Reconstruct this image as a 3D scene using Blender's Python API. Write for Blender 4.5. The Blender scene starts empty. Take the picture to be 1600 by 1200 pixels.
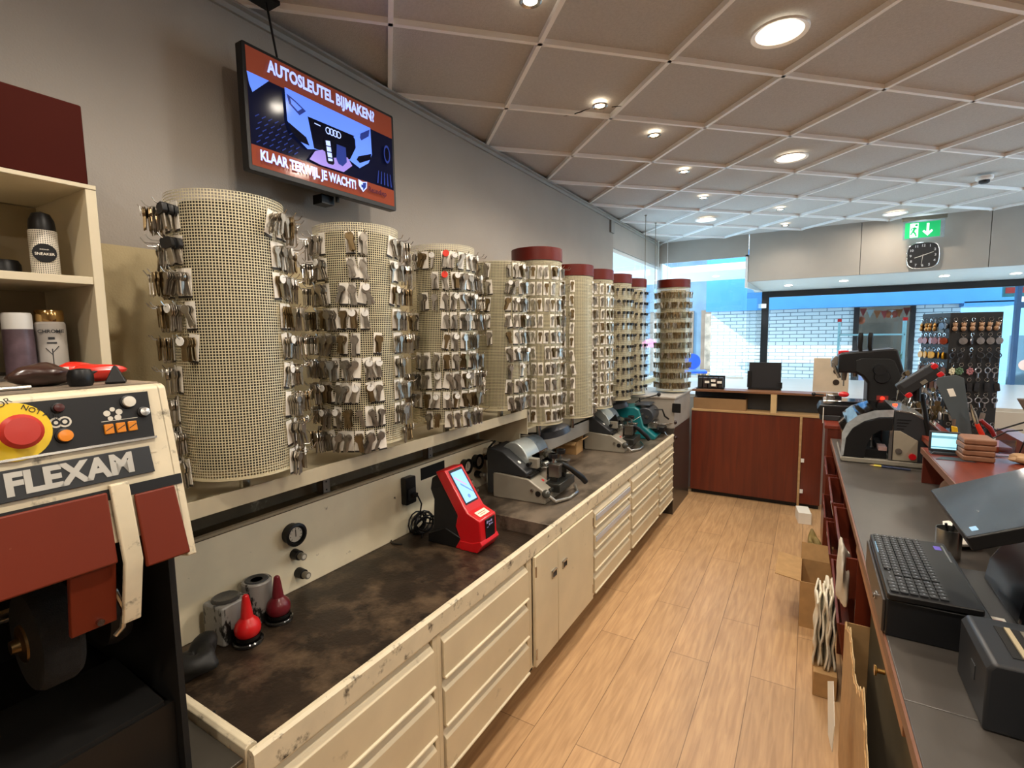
import bpy, bmesh, math, random
from mathutils import Matrix, Vector
random.seed(7)
SC = bpy.context.scene
COL = SC.collection
PI = math.pi
R = math.radians

# ---------------------------------------------------------------- camera
def make_camera():
    yaw, pitch, roll = 0.54003, -0.0987914, -0.0147749
    cy, sy, cp, sp = math.cos(yaw), math.sin(yaw), math.cos(pitch), math.sin(pitch)
    f = Vector((-sy*cp, cy*cp, sp)); r = Vector((cy, sy, 0)); u = r.cross(f)
    c, s = math.cos(roll), math.sin(roll)
    r2 = c*r + s*u; u2 = -s*r + c*u
    cam = bpy.data.cameras.new('camera'); o = bpy.data.objects.new('camera', cam); COL.objects.link(o)
    m = Matrix((r2, u2, -f)).transposed().to_4x4(); m.translation = (0, 0, 1.7)
    o.matrix_world = m
    cam.sensor_width = 36; cam.lens = 778.4/1600*36; cam.clip_start = 0.02; cam.clip_end = 200
    SC.camera = o
make_camera()

# ---------------------------------------------------------------- world, sun, exposure
SC.view_settings.view_transform = 'Standard'; SC.view_settings.look = 'None'
SC.view_settings.gamma = 1; SC.view_settings.use_curve_mapping = False
SC.view_settings.exposure = 0.0
W = bpy.data.worlds.new('sky'); SC.world = W; W.use_nodes = True
bg = W.node_tree.nodes['Background']; bg.inputs[0].default_value = (0.50, 0.76, 1.0, 1); bg.inputs[1].default_value = 6.0
def sun():
    l = bpy.data.lights.new('sun', 'SUN'); l.energy = 13.0; l.angle = R(0.6); l.color = (1, 0.96, 0.88)
    o = bpy.data.objects.new('sun', l); COL.objects.link(o)
    o.rotation_euler = Vector((0.75, 0.28, -0.60)).to_track_quat('-Z', 'Y').to_euler()
sun()
WARM = (1.0, 0.89, 0.75)
P_BIG, P_SPOT, P_REAR = 17.0, 9.0, 17.0

# ---------------------------------------------------------------- materials
def lin(h):
    if isinstance(h, str):
        h = h.lstrip('#'); v = [int(h[i:i+2], 16)/255 for i in (0, 2, 4)]
    else: v = list(h)
    return tuple((x/12.92 if x <= .04045 else ((x+.055)/1.055)**2.4) for x in v) + (1,)
MATS = {}
def pm(name, col, rough=.5, metal=0., var=.10, scale=6., bump=0., bscale=120., stain=None, spec=.5, coat=0., stretch=None, emit=None):
    """procedural Principled: colour with noise variation, optional stain (colour, scale, low, high) and bump"""
    if name in MATS: return MATS[name]
    m = bpy.data.materials.new(name); m.use_nodes = True; MATS[name] = m
    nt = m.node_tree; N = nt.nodes; L = nt.links; b = N['Principled BSDF']
    b.inputs['Roughness'].default_value = rough; b.inputs['Metallic'].default_value = metal
    b.inputs['Specular IOR Level'].default_value = spec
    if coat: b.inputs['Coat Weight'].default_value = coat; b.inputs['Coat Roughness'].default_value = .1
    tc = N.new('ShaderNodeTexCoord'); co = tc.outputs['Object']
    if stretch:
        mp = N.new('ShaderNodeMapping'); mp.inputs['Scale'].default_value = stretch; L.new(co, mp.inputs['Vector']); co = mp.outputs['Vector']
    c = lin(col)
    nz = N.new('ShaderNodeTexNoise'); nz.inputs['Scale'].default_value = scale; nz.inputs['Detail'].default_value = 4; L.new(co, nz.inputs['Vector'])
    rp = N.new('ShaderNodeValToRGB'); e = rp.color_ramp.elements
    e[0].position = .3; e[1].position = .7
    e[0].color = tuple(x*(1-var) for x in c[:3])+(1,); e[1].color = tuple(min(1, x*(1+var)) for x in c[:3])+(1,)
    L.new(nz.outputs['Fac'], rp.inputs['Fac']); out = rp.outputs['Color']
    if stain:
        sc, ss, lo, hi = stain
        n2 = N.new('ShaderNodeTexNoise'); n2.inputs['Scale'].default_value = ss; n2.inputs['Detail'].default_value = 8; n2.inputs['Roughness'].default_value = .65
        L.new(co, n2.inputs['Vector'])
        mr = N.new('ShaderNodeMapRange'); mr.inputs['From Min'].default_value = lo; mr.inputs['From Max'].default_value = hi; L.new(n2.outputs['Fac'], mr.inputs['Value'])
        mx = N.new('ShaderNodeMix'); mx.data_type = 'RGBA'; L.new(mr.outputs['Result'], mx.inputs['Factor']); L.new(out, mx.inputs['A']); mx.inputs['B'].default_value = lin(sc)
        out = mx.outputs['Result']
    L.new(out, b.inputs['Base Color'])
    if bump:
        n3 = N.new('ShaderNodeTexNoise'); n3.inputs['Scale'].default_value = bscale; n3.inputs['Detail'].default_value = 3; L.new(co, n3.inputs['Vector'])
        bp = N.new('ShaderNodeBump'); bp.inputs['Strength'].default_value = bump; bp.inputs['Distance'].default_value = .004; L.new(n3.outputs['Fac'], bp.inputs['Height']); L.new(bp.outputs['Normal'], b.inputs['Normal'])
    if emit:
        b.inputs['Emission Color'].default_value = lin(emit[0]); b.inputs['Emission Strength'].default_value = emit[1]
    return m
def emat(name, col, s): return pm(name, col, .3, var=0, emit=(col, s))
def glassmat(name, tint=(1, 1, 1), refl=.10, rough=.0, dens=0.):
    if name in MATS: return MATS[name]
    m = bpy.data.materials.new(name); m.use_nodes = True; MATS[name] = m
    nt = m.node_tree; N = nt.nodes; L = nt.links; N.remove(N['Principled BSDF']); o = N['Material Output']
    t = N.new('ShaderNodeBsdfTransparent'); t.inputs[0].default_value = tuple(tint)+(1,)
    g = N.new('ShaderNodeBsdfGlossy'); g.inputs['Roughness'].default_value = rough
    lw = N.new('ShaderNodeLayerWeight'); lw.inputs[0].default_value = .25
    mr = N.new('ShaderNodeMapRange'); mr.inputs['To Min'].default_value = refl*.35; mr.inputs['To Max'].default_value = min(1, refl*4); L.new(lw.outputs['Fresnel'], mr.inputs['Value'])
    x = N.new('ShaderNodeMixShader'); L.new(mr.outputs[0], x.inputs[0]); L.new(t.outputs[0], x.inputs[1]); L.new(g.outputs[0], x.inputs[2])
    L.new(x.outputs[0], o.inputs[0])
    return m
def woodmat(name, c1, c2, rough=.4, axis='z', scale=3., plank=None, coat=0.):
    """streaky wood: noise stretched along an axis; plank=(length,width,along) adds a board pattern with seams"""
    if name in MATS: return MATS[name]
    m = bpy.data.materials.new(name); m.use_nodes = True; MATS[name] = m
    nt = m.node_tree; N = nt.nodes; L = nt.links; b = N['Principled BSDF']; b.inputs['Roughness'].default_value = rough
    if coat: b.inputs['Coat Weight'].default_value = coat; b.inputs['Coat Roughness'].default_value = .15
    tc = N.new('ShaderNodeTexCoord'); mp = N.new('ShaderNodeMapping')
    s = {'x': (.08, 1, 1), 'y': (1, .08, 1), 'z': (1, 1, .08)}[axis]
    mp.inputs['Scale'].default_value = tuple(v*scale for v in s); L.new(tc.outputs['Object'], mp.inputs['Vector'])
    nz = N.new('ShaderNodeTexNoise'); nz.inputs['Scale'].default_value = 5; nz.inputs['Detail'].default_value = 6; nz.inputs['Distortion'].default_value = .6; L.new(mp.outputs['Vector'], nz.inputs['Vector'])
    rp = N.new('ShaderNodeValToRGB'); e = rp.color_ramp.elements; e[0].position = .32; e[1].position = .68; e[0].color = lin(c1); e[1].color = lin(c2); L.new(nz.outputs['Fac'], rp.inputs['Fac'])
    out = rp.outputs['Color']
    if plank:
        ln, wd = plank
        m2 = N.new('ShaderNodeMapping'); m2.inputs['Rotation'].default_value = (0, 0, R(90)); L.new(tc.outputs['Object'], m2.inputs['Vector'])
        br = N.new('ShaderNodeTexBrick'); br.offset = .37; br.inputs['Scale'].default_value = 1; br.inputs['Brick Width'].default_value = ln; br.inputs['Row Height'].default_value = wd
        br.inputs['Mortar Size'].default_value = .0019; br.inputs['Mortar Smooth'].default_value = .2
        br.inputs['Color1'].default_value = (.92, .91, .90, 1); br.inputs['Color2'].default_value = (1.05, 1.04, 1.03, 1); br.inputs['Mortar'].default_value = (.42, .38, .35, 1)
        L.new(m2.outputs['Vector'], br.inputs['Vector'])
        mx = N.new('ShaderNodeMix'); mx.data_type = 'RGBA'; mx.blend_type = 'MULTIPLY'; mx.inputs['Factor'].default_value = 1
        L.new(out, mx.inputs['A']); L.new(br.outputs['Color'], mx.inputs['B']); out = mx.outputs['Result']
    L.new(out, b.inputs['Base Color'])
    return m

# ---------------------------------------------------------------- mesh builder
FX = Matrix(((0, 0, 1, 0), (1, 0, 0, 0), (0, 1, 0, 0), (0, 0, 0, 1)))      # drawing plane -> faces +x
FY = Matrix(((1, 0, 0, 0), (0, 0, -1, 0), (0, 1, 0, 0), (0, 0, 0, 1)))     # drawing plane -> faces -y
NX = Matrix(((0, 0, -1, 0), (-1, 0, 0, 0), (0, 1, 0, 0), (0, 0, 0, 1)))    # drawing plane -> faces -x
def TR(x=0, y=0, z=0): return Matrix.Translation((x, y, z))
def RO(ax, d): return Matrix.Rotation(R(d), 4, ax)
class MB:
    def __init__(s): s.bm = bmesh.new()
    def add(s, verts, faces, m=0, M=None):
        vs = [s.bm.verts.new(M @ Vector(v) if M else v) for v in verts]
        for f in faces:
            try:
                fc = s.bm.faces.new([vs[i] for i in f]); fc.material_index = m
            except ValueError: pass
        return vs
    def box(s, x0, x1, y0, y1, z0, z1, m=0, M=None):
        v = [(x, y, z) for z in (z0, z1) for y in (y0, y1) for x in (x0, x1)]
        s.add(v, [(0, 2, 3, 1), (4, 5, 7, 6), (0, 1, 5, 4), (2, 6, 7, 3), (0, 4, 6, 2), (1, 3, 7, 5)], m, M); return s
    def prism(s, poly, axis, a0, a1, m=0, M=None):
        f = {'x': lambda p, a: (a, p[0], p[1]), 'y': lambda p, a: (p[0], a, p[1]), 'z': lambda p, a: (p[0], p[1], a)}[axis]
        n = len(poly); v = [f(p, a0) for p in poly]+[f(p, a1) for p in poly]
        fs = [tuple(range(n)), tuple(range(2*n-1, n-1, -1))]+[(i, i+n, (i+1) % n+n, (i+1) % n) for i in range(n)]
        s.add(v, fs, m, M); return s
    def cyl(s, p0, p1, r0, r1=None, n=16, m=0, caps=True, M=None):
        p0 = Vector(p0); p1 = Vector(p1); r1 = r0 if r1 is None else r1
        d = (p1-p0).normalized(); a = d.orthogonal().normalized(); b = d.cross(a)
        v = []
        for p, r in ((p0, r0), (p1, r1)):
            for i in range(n):
                t = 2*PI*i/n; v.append(p+a*(r*math.cos(t))+b*(r*math.sin(t)))
        f = [(i, (i+1) % n, (i+1) % n+n, i+n) for i in range(n)]
        if caps: f += [tuple(range(n-1, -1, -1)), tuple(range(n, 2*n))]
        s.add(v, f, m, M); return s
    def tube(s, pts, r, n=8, m=0, M=None, closed=False):
        P = [Vector(p) for p in pts]; k = len(P); v = []; prev = None
        rr = r if isinstance(r, (list, tuple)) else [r]*k
        for i in range(k):
            if closed: d = P[(i+1) % k]-P[i-1]
            else: d = P[min(i+1, k-1)]-P[max(i-1, 0)]
            d.normalize()
            a = d.orthogonal().normalized() if prev is None else (prev-d*prev.dot(d)).normalized()
            prev = a; b = d.cross(a)
            for j in range(n):
                t = 2*PI*j/n; v.append(P[i]+a*(rr[i]*math.cos(t))+b*(rr[i]*math.sin(t)))
        f = [(i*n+j, i*n+(j+1) % n, ((i+1) % k)*n+(j+1) % n, ((i+1) % k)*n+j) for i in range(k if closed else k-1) for j in range(n)]
        if not closed: f += [tuple(range(n-1, -1, -1)), tuple(range((k-1)*n, k*n))]
        s.add(v, f, m, M); return s
    def lathe(s, prof, n=24, c=(0, 0, 0), m=0, M=None, ms=None, cap=True):
        v = []; c = Vector(c)
        for r, z in prof:
            for i in range(n):
                t = 2*PI*i/n; v.append(c+Vector((max(r, 1e-4)*math.cos(t), max(r, 1e-4)*math.sin(t), z)))
        k = len(prof)
        for i in range(k-1):
            pass
        vs = [s.bm.verts.new(M @ q if M else q) for q in v]
        for i in range(k-1):
            for j in range(n):
                fc = s.bm.faces.new([vs[i*n+j], vs[i*n+(j+1) % n], vs[(i+1)*n+(j+1) % n], vs[(i+1)*n+j]]); fc.material_index = ms[i] if ms else m
        for i0, rev in ((0, True), ((k-1)*n, False)) if cap else ():
            l = vs[i0:i0+n]
            fc = s.bm.faces.new(l[::-1] if rev else l); fc.material_index = (ms[0] if rev else ms[-1]) if ms else m
        return s
    def ball(s, c, r, n=14, m=0, M=None):
        if not isinstance(r, (tuple, list)): r = (r, r, r)
        k = n//2+1; v = []; f = []
        for i in range(k+1):
            a = PI*i/k
            for j in range(n):
                t = 2*PI*j/n; sr = max(math.sin(a), .01)
                v.append((c[0]+r[0]*sr*math.cos(t), c[1]+r[1]*sr*math.sin(t), c[2]-r[2]*math.cos(a)))
        for i in range(k):
            for j in range(n): f.append((i*n+j, i*n+(j+1) % n, (i+1)*n+(j+1) % n, (i+1)*n+j))
        f += [tuple(range(n-1, -1, -1)), tuple(range(k*n, k*n+n))]
        s.add(v, f, m, M); return s
    def poly(s, pts, h, M, m=0):
        """flat shape drawn in a plane, h thick"""
        return s.prism(pts, 'z', 0, h, m, M)
    def text(s, txt, size, M, depth=.0006, m=0, bold=0., align='LEFT', sx=1.):
        cu = bpy.data.curves.new('lettering', 'FONT'); cu.body = txt; cu.size = size; cu.extrude = depth; cu.offset = bold; cu.align_x = align; cu.resolution_u = 3
        ob = bpy.data.objects.new('lettering', cu); COL.objects.link(ob)
        me = bpy.data.meshes.new_from_object(ob.evaluated_get(bpy.context.evaluated_depsgraph_get()))
        bpy.data.objects.remove(ob); bpy.data.curves.remove(cu)
        MM = M @ Matrix.Diagonal((sx, 1, 1, 1))
        s.add([v.co for v in me.vertices], [tuple(p.vertices) for p in me.polygons], m, MM)
        bpy.data.meshes.remove(me); return s
    def mesh(s, name, mats, smooth=30):
        bmesh.ops.recalc_face_normals(s.bm, faces=s.bm.faces[:]) if len(s.bm.faces) < 60000 else None
        me = bpy.data.meshes.new(name); s.bm.to_mesh(me); s.bm.free()
        for m in (mats if isinstance(mats, (list, tuple)) else [mats]): me.materials.append(m)
        if smooth:
            me.shade_smooth(); me.set_sharp_from_angle(angle=R(smooth))
        return me
    def build(s, name, mats, parent=None, bevel=0., smooth=30, M=None, seg=2):
        o = bpy.data.objects.new(name, s.mesh(name, mats, smooth)); COL.objects.link(o)
        if parent: o.parent = parent
        if M is not None: o.matrix_local = M
        if bevel:
            md = o.modifiers.new('bevel', 'BEVEL'); md.width = bevel; md.segments = seg; md.limit_method = 'ANGLE'; md.angle_limit = R(40); md.harden_normals = False
        return o
def rrect(w, h, r, n=4, cx=0, cy=0):
    p = []
    for sx, sy, a in ((1, 1, 0), (-1, 1, 90), (-1, -1, 180), (1, -1, 270)):
        for i in range(n+1):
            t = R(a+90*i/n); p.append((cx+sx*(w/2-r)+r*math.cos(t), cy+sy*(h/2-r)+r*math.sin(t)))
    return p
def circ(r, n=20, cx=0, cy=0): return [(cx+r*math.cos(2*PI*i/n), cy+r*math.sin(2*PI*i/n)) for i in range(n)]
def tag(o, label, cat, group=None, kind=None):
    o['label'] = label; o['category'] = cat
    if group: o['group'] = group
    if kind: o['kind'] = kind
    return o
def thing(name, label, cat, loc=(0, 0, 0), rz=0, group=None):
    o = bpy.data.objects.new(name, None); o.empty_display_size = .05; COL.objects.link(o)
    o.location = loc; o.rotation_euler = (0, 0, R(rz)); return tag(o, label, cat, group)
def struct(o, label=None):
    o['kind'] = 'structure'
    if label: o['label'] = label
    return o
def at(o, loc, rz=0): o.location = loc; o.rotation_euler = (0, 0, R(rz)); return o
def copy_tree(src, loc, rz, label, group=None, rx=0, ry=0):
    c = src.copy(); COL.objects.link(c); c.location = loc; c.rotation_euler = (R(rx), R(ry), R(rz)); c['label'] = label
    if group: c['group'] = group
    for ch in list(src.children):
        d = ch.copy(); COL.objects.link(d); d.parent = c
        for g in list(ch.children):
            e = g.copy(); COL.objects.link(e); e.parent = d
    return c

# shared materials
M_CREAM = pm('cream_paint', '#cbbd9f', .45, var=.06, stain=('#6f614c', 9, .66, .80))
M_CREAMW = pm('worn_cream_paint', '#cfc2a6', .5, var=.08, scale=14, stain=('#2d241d', 22, .56, .70))
M_BLACK = pm('black_plastic', '#0d0d0f', .42, var=.15, spec=.4)
M_BLKM = pm('black_metal', '#121214', .38, .4, var=.2)
M_DKGR = pm('dark_grey_plastic', '#2b2d31', .5, var=.1, bump=.1, bscale=900)
M_STEEL = pm('bright_steel', '#b9b7b2', .26, 1., var=.1)
M_CHROME = pm('chrome', '#d8d8d8', .10, 1., var=.03)
M_GREY = pm('grey_metal', '#8b8578', .42, .55, var=.12, stain=('#5a5347', 6, .5, .75))
M_RED = pm('glossy_red_plastic', '#c3121a', .28, var=.06, coat=.3)
M_WHITE = pm('white_plastic', '#e6e4df', .4, var=.03)
M_PAPER = pm('white_paper', '#e9e4d8', .8, var=.05)
M_RUST = pm('brick_red_panel', '#66230f', .5, var=.07, spec=.25, stain=('#8d5a48', 14, .72, .78))
M_CARD = pm('brown_cardboard', '#b08a5a', .85, var=.1, scale=20)
M_GLASS = glassmat('window_glass', (.93, .97, .98), .10)
M_CHERRY = woodmat('cherry_wood', '#541c0e', '#692611', .38, 'z', 4, coat=.2)
M_CHERRYH = woodmat('cherry_wood_flat', '#6b2617', '#82331f', .35, 'x', 4, coat=.2)
M_OAK = woodmat('light_wood', '#a88659', '#c2a073', .5, 'x', 4)
M_LAM = pm('grey_laminate', '#4b4641', .36, var=.16, scale=3, stain=('#3c3834', 5, .45, .7), stretch=(1, .35, 1))
# ================================================================ the setting
XW, YB, ZC = -1.83, 7.05, 2.894
M_WALL = pm('grey_beige_wall_paint', '#9f978e', .85, var=.04, scale=3, bump=.35, bscale=160)
M_WALL2 = pm('cream_wall_paint', '#b8a781', .8, var=.06, scale=4, bump=.3, bscale=160)
M_FASC = pm('fascia_board_paint', '#a59d93', .6, var=.03)
M_SOFF = pm('white_soffit_paint', '#d8d8d4', .5, var=.02)
M_TILE = pm('ceiling_tile', '#c2beba', .9, var=.06, scale=90, bump=.5, bscale=260)
M_TBAR = pm('white_ceiling_bar', '#fdfcfa', .4, var=.0)
M_FLOOR = woodmat('oak_laminate_floor', '#a8835c', '#c29c70', .42, 'y', 11, plank=(1.29, .194))
M_FRAME = pm('black_window_frame', '#15171b', .4, var=.1)
struct(MB().box(-1.95, 4.2, -2.6, 8.3, -.1, 0).build('floor', M_FLOOR), 'light oak laminate plank floor')
struct(MB().box(-1.95, 4.2, -2.6, 7.1, ZC+.02, ZC+.14).build('ceiling', M_TILE), 'ceiling of rough beige tiles')
# diagonal grid of white bars, 0.6 m tiles, turned about 45 degrees to the walls
def ceiling_bars():
    mb = MB(); ox, oy, th = -1.433, 1.523, R(44.93); c, s = math.cos(th), math.sin(th)
    def clip(p, d):
        lo, hi = -20., 20.
        for o_, dd, a, b in ((p[0], d[0], XW, 4.1), (p[1], d[1], -2.5, YB)):
            t0, t1 = (a-o_)/dd, (b-o_)/dd
            if t0 > t1: t0, t1 = t1, t0
            lo, hi = max(lo, t0), min(hi, t1)
        return (lo, hi) if hi-lo > .05 else None
    for k in range(-14, 16):
        for d, n in (((c, s), (-s, c)), ((-s, c), (c, s))):
            p = (ox+n[0]*.6*k, oy+n[1]*.6*k); q = clip(p, d)
            if not q: continue
            a = math.degrees(math.atan2(d[1], d[0]))
            M = TR(p[0], p[1], ZC) @ RO('Z', a)
            mb.box(q[0], q[1], -.0095, .0095, -.0025, .02, 0, M)
    return mb
struct(ceiling_bars().build('ceiling_grid', M_TBAR), 'white bars between the ceiling tiles')
# left wall: grey above a cream band, a window in the far part, a yellower strip by the near corner
mb = MB(); mb.box(-1.93, XW, .33, 5.17, 1.99, ZC+.02, 0); mb.box(-1.93, XW, -2.6, 5.17, 0, 1.99, 1); mb.box(-1.93, XW, -2.6, .33, 1.99, ZC+.02, 1)
mb.box(-1.93, XW, 5.17, 7.15, 2.60, ZC+.02, 2); mb.box(-1.93, XW, 5.17, 7.15, 0, 1.08, 1)
struct(mb.build('wall_left', [M_WALL, M_WALL2, M_FASC]), 'left wall, grey paint above a cream band')
struct(MB().box(XW, XW+.012, -2.5, YB, ZC-.030, ZC-.002).box(XW+.012, XW+.035, -2.5, YB, ZC-.010, ZC-.002).build('trim_1', pm('grey_edge_trim', '#a5a29c', .45, .2)), 'grey metal edge trim along the ceiling')
# wall over the shop window: boards with seams, then a soffit back to the glass
mb = MB(); ys = [-.715, .45, 1.55, 2.65, 4.1]
for a, b in zip(ys, ys[1:]): mb.box(a+.003, b-.003, YB, YB+.03, 2.325, ZC+.02)
mb.box(XW, -.719, YB, YB+.03, 2.64, ZC+.02); mb.box(-.715, 4.1, YB+.03, YB+.05, 2.33, ZC+.02, 1)
struct(mb.build('wall_back', [M_FASC, M_FRAME]), 'beige boards above the shop window')
mb = MB(); mb.prism([(YB+.05, 2.325), (8.02, 2.25), (8.02, 2.29), (YB+.05, 2.365)], 'x', -.719, 4.1)
mb.prism([(-.719, YB), (-.60, 8.02), (-.63, 8.02), (-.749, YB)], 'z', 2.25, 2.66)
struct(mb.build('trim_2', M_SOFF), 'white soffit between the boards and the glass')
struct(MB().box(4.1, 4.2, -2.6, 5.2, 0, ZC+.02).build('wall_right', M_WALL), 'right wall')
struct(MB().box(-1.95, 4.2, -2.7, -2.6, 0, ZC+.02).build('wall_front', M_WALL), 'wall behind the camera')
# windows
def window(n, rects, frame_mb, label):
    fr = struct(frame_mb.build('window_%d' % n, M_FRAME if n == 1 else M_SOFF), label)
    for r in rects: MB().box(*r).build('pane', M_GLASS, fr)
    return fr
f = MB().box(-.60, 4.1, 7.98, 8.05, 2.17, 2.25).box(-.62, -.53, 7.97, 8.06, .85, 2.25).box(-.6, 4.1, 7.98, 8.05, .82, .9)
f.box(3.05, 3.1, 7.98, 8.05, 0, 2.25)
window(1, [(-.53, 3.05, 8.01, 8.016, .9, 2.17), (3.1, 4.1, 8.01, 8.016, .9, 2.17)], f, 'shop window with black frame')
f = MB().box(XW, -.735, YB+.01, YB+.05, 1.08, 1.11).box(-1.86, -1.80, YB, YB+.06, 1.08, 2.64)
window(2, [(XW+.03, -.735, YB+.03, YB+.036, 1.11, 2.64)], f, 'left pane of the shop window')
f = MB().box(-1.90, -1.85, 5.17, 7.05, 1.06, 1.10).box(-1.90, -1.85, 5.17, 7.05, 2.56, 2.60)
window(3, [(-1.88, -1.874, 5.17, 7.05, 1.10, 2.56)], f, 'side window beyond the end of the left wall')
mb = MB(); mb.prism([(-.72, YB), (-.715, YB), (-.6, 8.0), (-.605, 8.0)], 'z', 1.1, 2.3); mb.build('pane', M_GLASS, bpy.data.objects['window_1'])
# display ledge behind the cherry cupboard
struct(MB().box(-1.85, 4.1, 5.62, 8.0, .98, 1.03).box(-1.85, 4.1, 5.60, 5.64, 0, 1.0).build('trim_3', pm('pale_window_bed', '#c9c6be', .3, var=.03)), 'pale window display bed')
struct(MB().box(-1.93, XW+.02, 5.06, 5.16, 2.74, 2.86).build('trim_4', pm('grey_box_cover', '#8d8a84', .5)), 'small grey cover at the end of the left wall')

# ================================================================ ceiling lights
M_LAMPB = emat('lamp_glow', '#fff0d4', 14.)
M_REFL = pm('lit_lamp_bowl', '#e8e2d6', .3, .0, var=.02, emit=('#fff1da', 1.15))
def lamp(kind, name, energy, size, parent, z, ang=None, col=WARM):
    l = bpy.data.lights.new(name, kind); l.energy = energy; l.color = col
    if kind == 'AREA': l.shape = 'DISK'; l.size = size; l.spread = R(180)
    else: l.spot_size = R(ang); l.spot_blend = .7; l.shadow_soft_size = size
    o = bpy.data.objects.new(name, l); COL.objects.link(o); o.parent = parent; o.location = (0, 0, z)
def big_light(x, y, label, e=P_BIG):
    t = thing('downlight', label, 'ceiling light', (x, y, ZC), 0, 'large round ceiling downlights')
    MB().lathe([(.088, -.004), (.105, -.009), (.108, -.004), (.108, .0), (.088, .0), (.088, -.004)], 32, cap=False).build('trim_ring', M_TBAR, t)
    MB().lathe([(.088, -.003), (.084, .006), (.072, .013), (.050, .0165), (.001, .0175)], 32, cap=False).build('reflector', M_REFL, t)
    MB().cyl((-.05, -.018, .006), (.05, -.018, .006), .008, n=10).cyl((-.05, .018, .006), (.05, .018, .006), .008, n=10).build('bulb', M_LAMPB, t)
    lamp('AREA', 'lamp', e, .15, t, -.014)
    return t
def small_light(x, y, label, e=P_SPOT):
    t = thing('spotlight', label, 'ceiling light', (x, y, ZC), 0, 'small recessed ceiling spots')
    MB().lathe([(.026, -.002), (.036, -.007), (.041, -.004), (.041, 0), (.026, 0), (.026, -.002)], 24, cap=False).build('trim_ring', M_STEEL, t)
    MB().lathe([(.001, -.004), (.018, -.004), (.025, -.001), (.025, .003), (.001, .003)], 20).build('bulb', M_LAMPB, t)
    lamp('SPOT', 'lamp', e*4.2, .03, t, -.012, 150)
    return t
big_light(-.155, 2.39, 'large round downlight nearest the camera, open bright reflector')
big_light(-.167, 4.085, 'large round downlight beyond the nearest one, in the middle of the ceiling')
big_light(-1.013, 5.77, 'large round downlight above the far end of the key drums', 8)
big_light(.70, 6.62, 'large round downlight closest to the exit sign', 8)
for x, y, l in ((-.912, 1.69, 'small ceiling spot cut by the top of the picture, nearest the television'), (-1.002, 2.613, 'small ceiling spot beside a cracked ceiling tile'),
                (-.865, 3.166, 'small ceiling spot just right of the one at the cracked tile'), (-.861, 3.984, 'small ceiling spot third beyond the television, over the bench'),
                (-.875, 4.839, 'small ceiling spot over the bench, last before the far large downlight'), (-.31, 5.723, 'small ceiling spot level with the far large downlight, over the aisle'),
                (-.30, 6.61, 'small ceiling spot closest to the boards over the window'), (1.62, 5.2, 'small ceiling spot at the right edge, near the smoke detector')):
    small_light(x, y, l, P_SPOT if y < 5.5 else 4)
# extra lamps of the same kind, added out of view to brighten the shop
for x, y in ((-.15, .69), (1.55, 2.39), (1.55, .69), (-.15, -1.0), (1.55, -1.0), (1.55, 4.09), (3.2, 1.5), (3.2, 3.8)):
    big_light(x, y, 'added unseen large downlight over the customer side of the shop', P_REAR)
for x, y in ((-.95, .75), (-.95, -.3)): small_light(x, y, 'added unseen small spot over the near end of the bench')
for i, x in enumerate((-.28, .32, 1.28, 1.9)):
    y = (7.55, 7.45, 7.5, 7.6)[i]; zz = 2.325-(y-7.1)*.079
    o = MB().lathe([(.001, -.004), (.03, -.006), (.045, -.003), (.045, .01), (.001, .01)], 18, (0, 0, 0)).build('soffit_light', M_LAMPB)
    tag(at(o, (x, y, zz)), ('soffit spot over the window, leftmost', 'soffit spot over the window, left of the clock', 'soffit spot over the window, just right of the clock', 'soffit spot over the window, farthest right')[i], 'ceiling light', 'small lights in the window soffit')
t = thing('smoke_detector', 'round white smoke detector on the ceiling tiles', 'smoke detector', (1.134, 5.45, ZC))
MB().lathe([(.055, 0), (.055, -.02), (.045, -.03), (.001, -.03)][::-1], 24).build('base', M_TBAR, t); MB().lathe([(.034, -.03), (.034, -.048), (.022, -.056), (.001, -.056)][::-1], 20).build('sensor_head', M_DKGR, t)

pts = [(-1.22, 2.627), (-1.185, 2.632), (-1.169, 2.641), (-1.14, 2.630), (-1.115, 2.629), (-1.085, 2.618), (-1.059, 2.619)]
mb = MB().tube([(x, y, ZC+.0005) for x, y in pts], [.0005, .003, .004, .003, .0035, .002, .001], 4).tube([(-.955, 2.664, ZC+.0005), (-.93, 2.672, ZC+.0005), (-.896, 2.689, ZC+.0005)], [.002, .0025, .0005], 4)
struct(mb.build('trim_6', pm('dark_crack', '#2c2622', .9)), 'dark crack in a ceiling tile either side of a spot')
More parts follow.
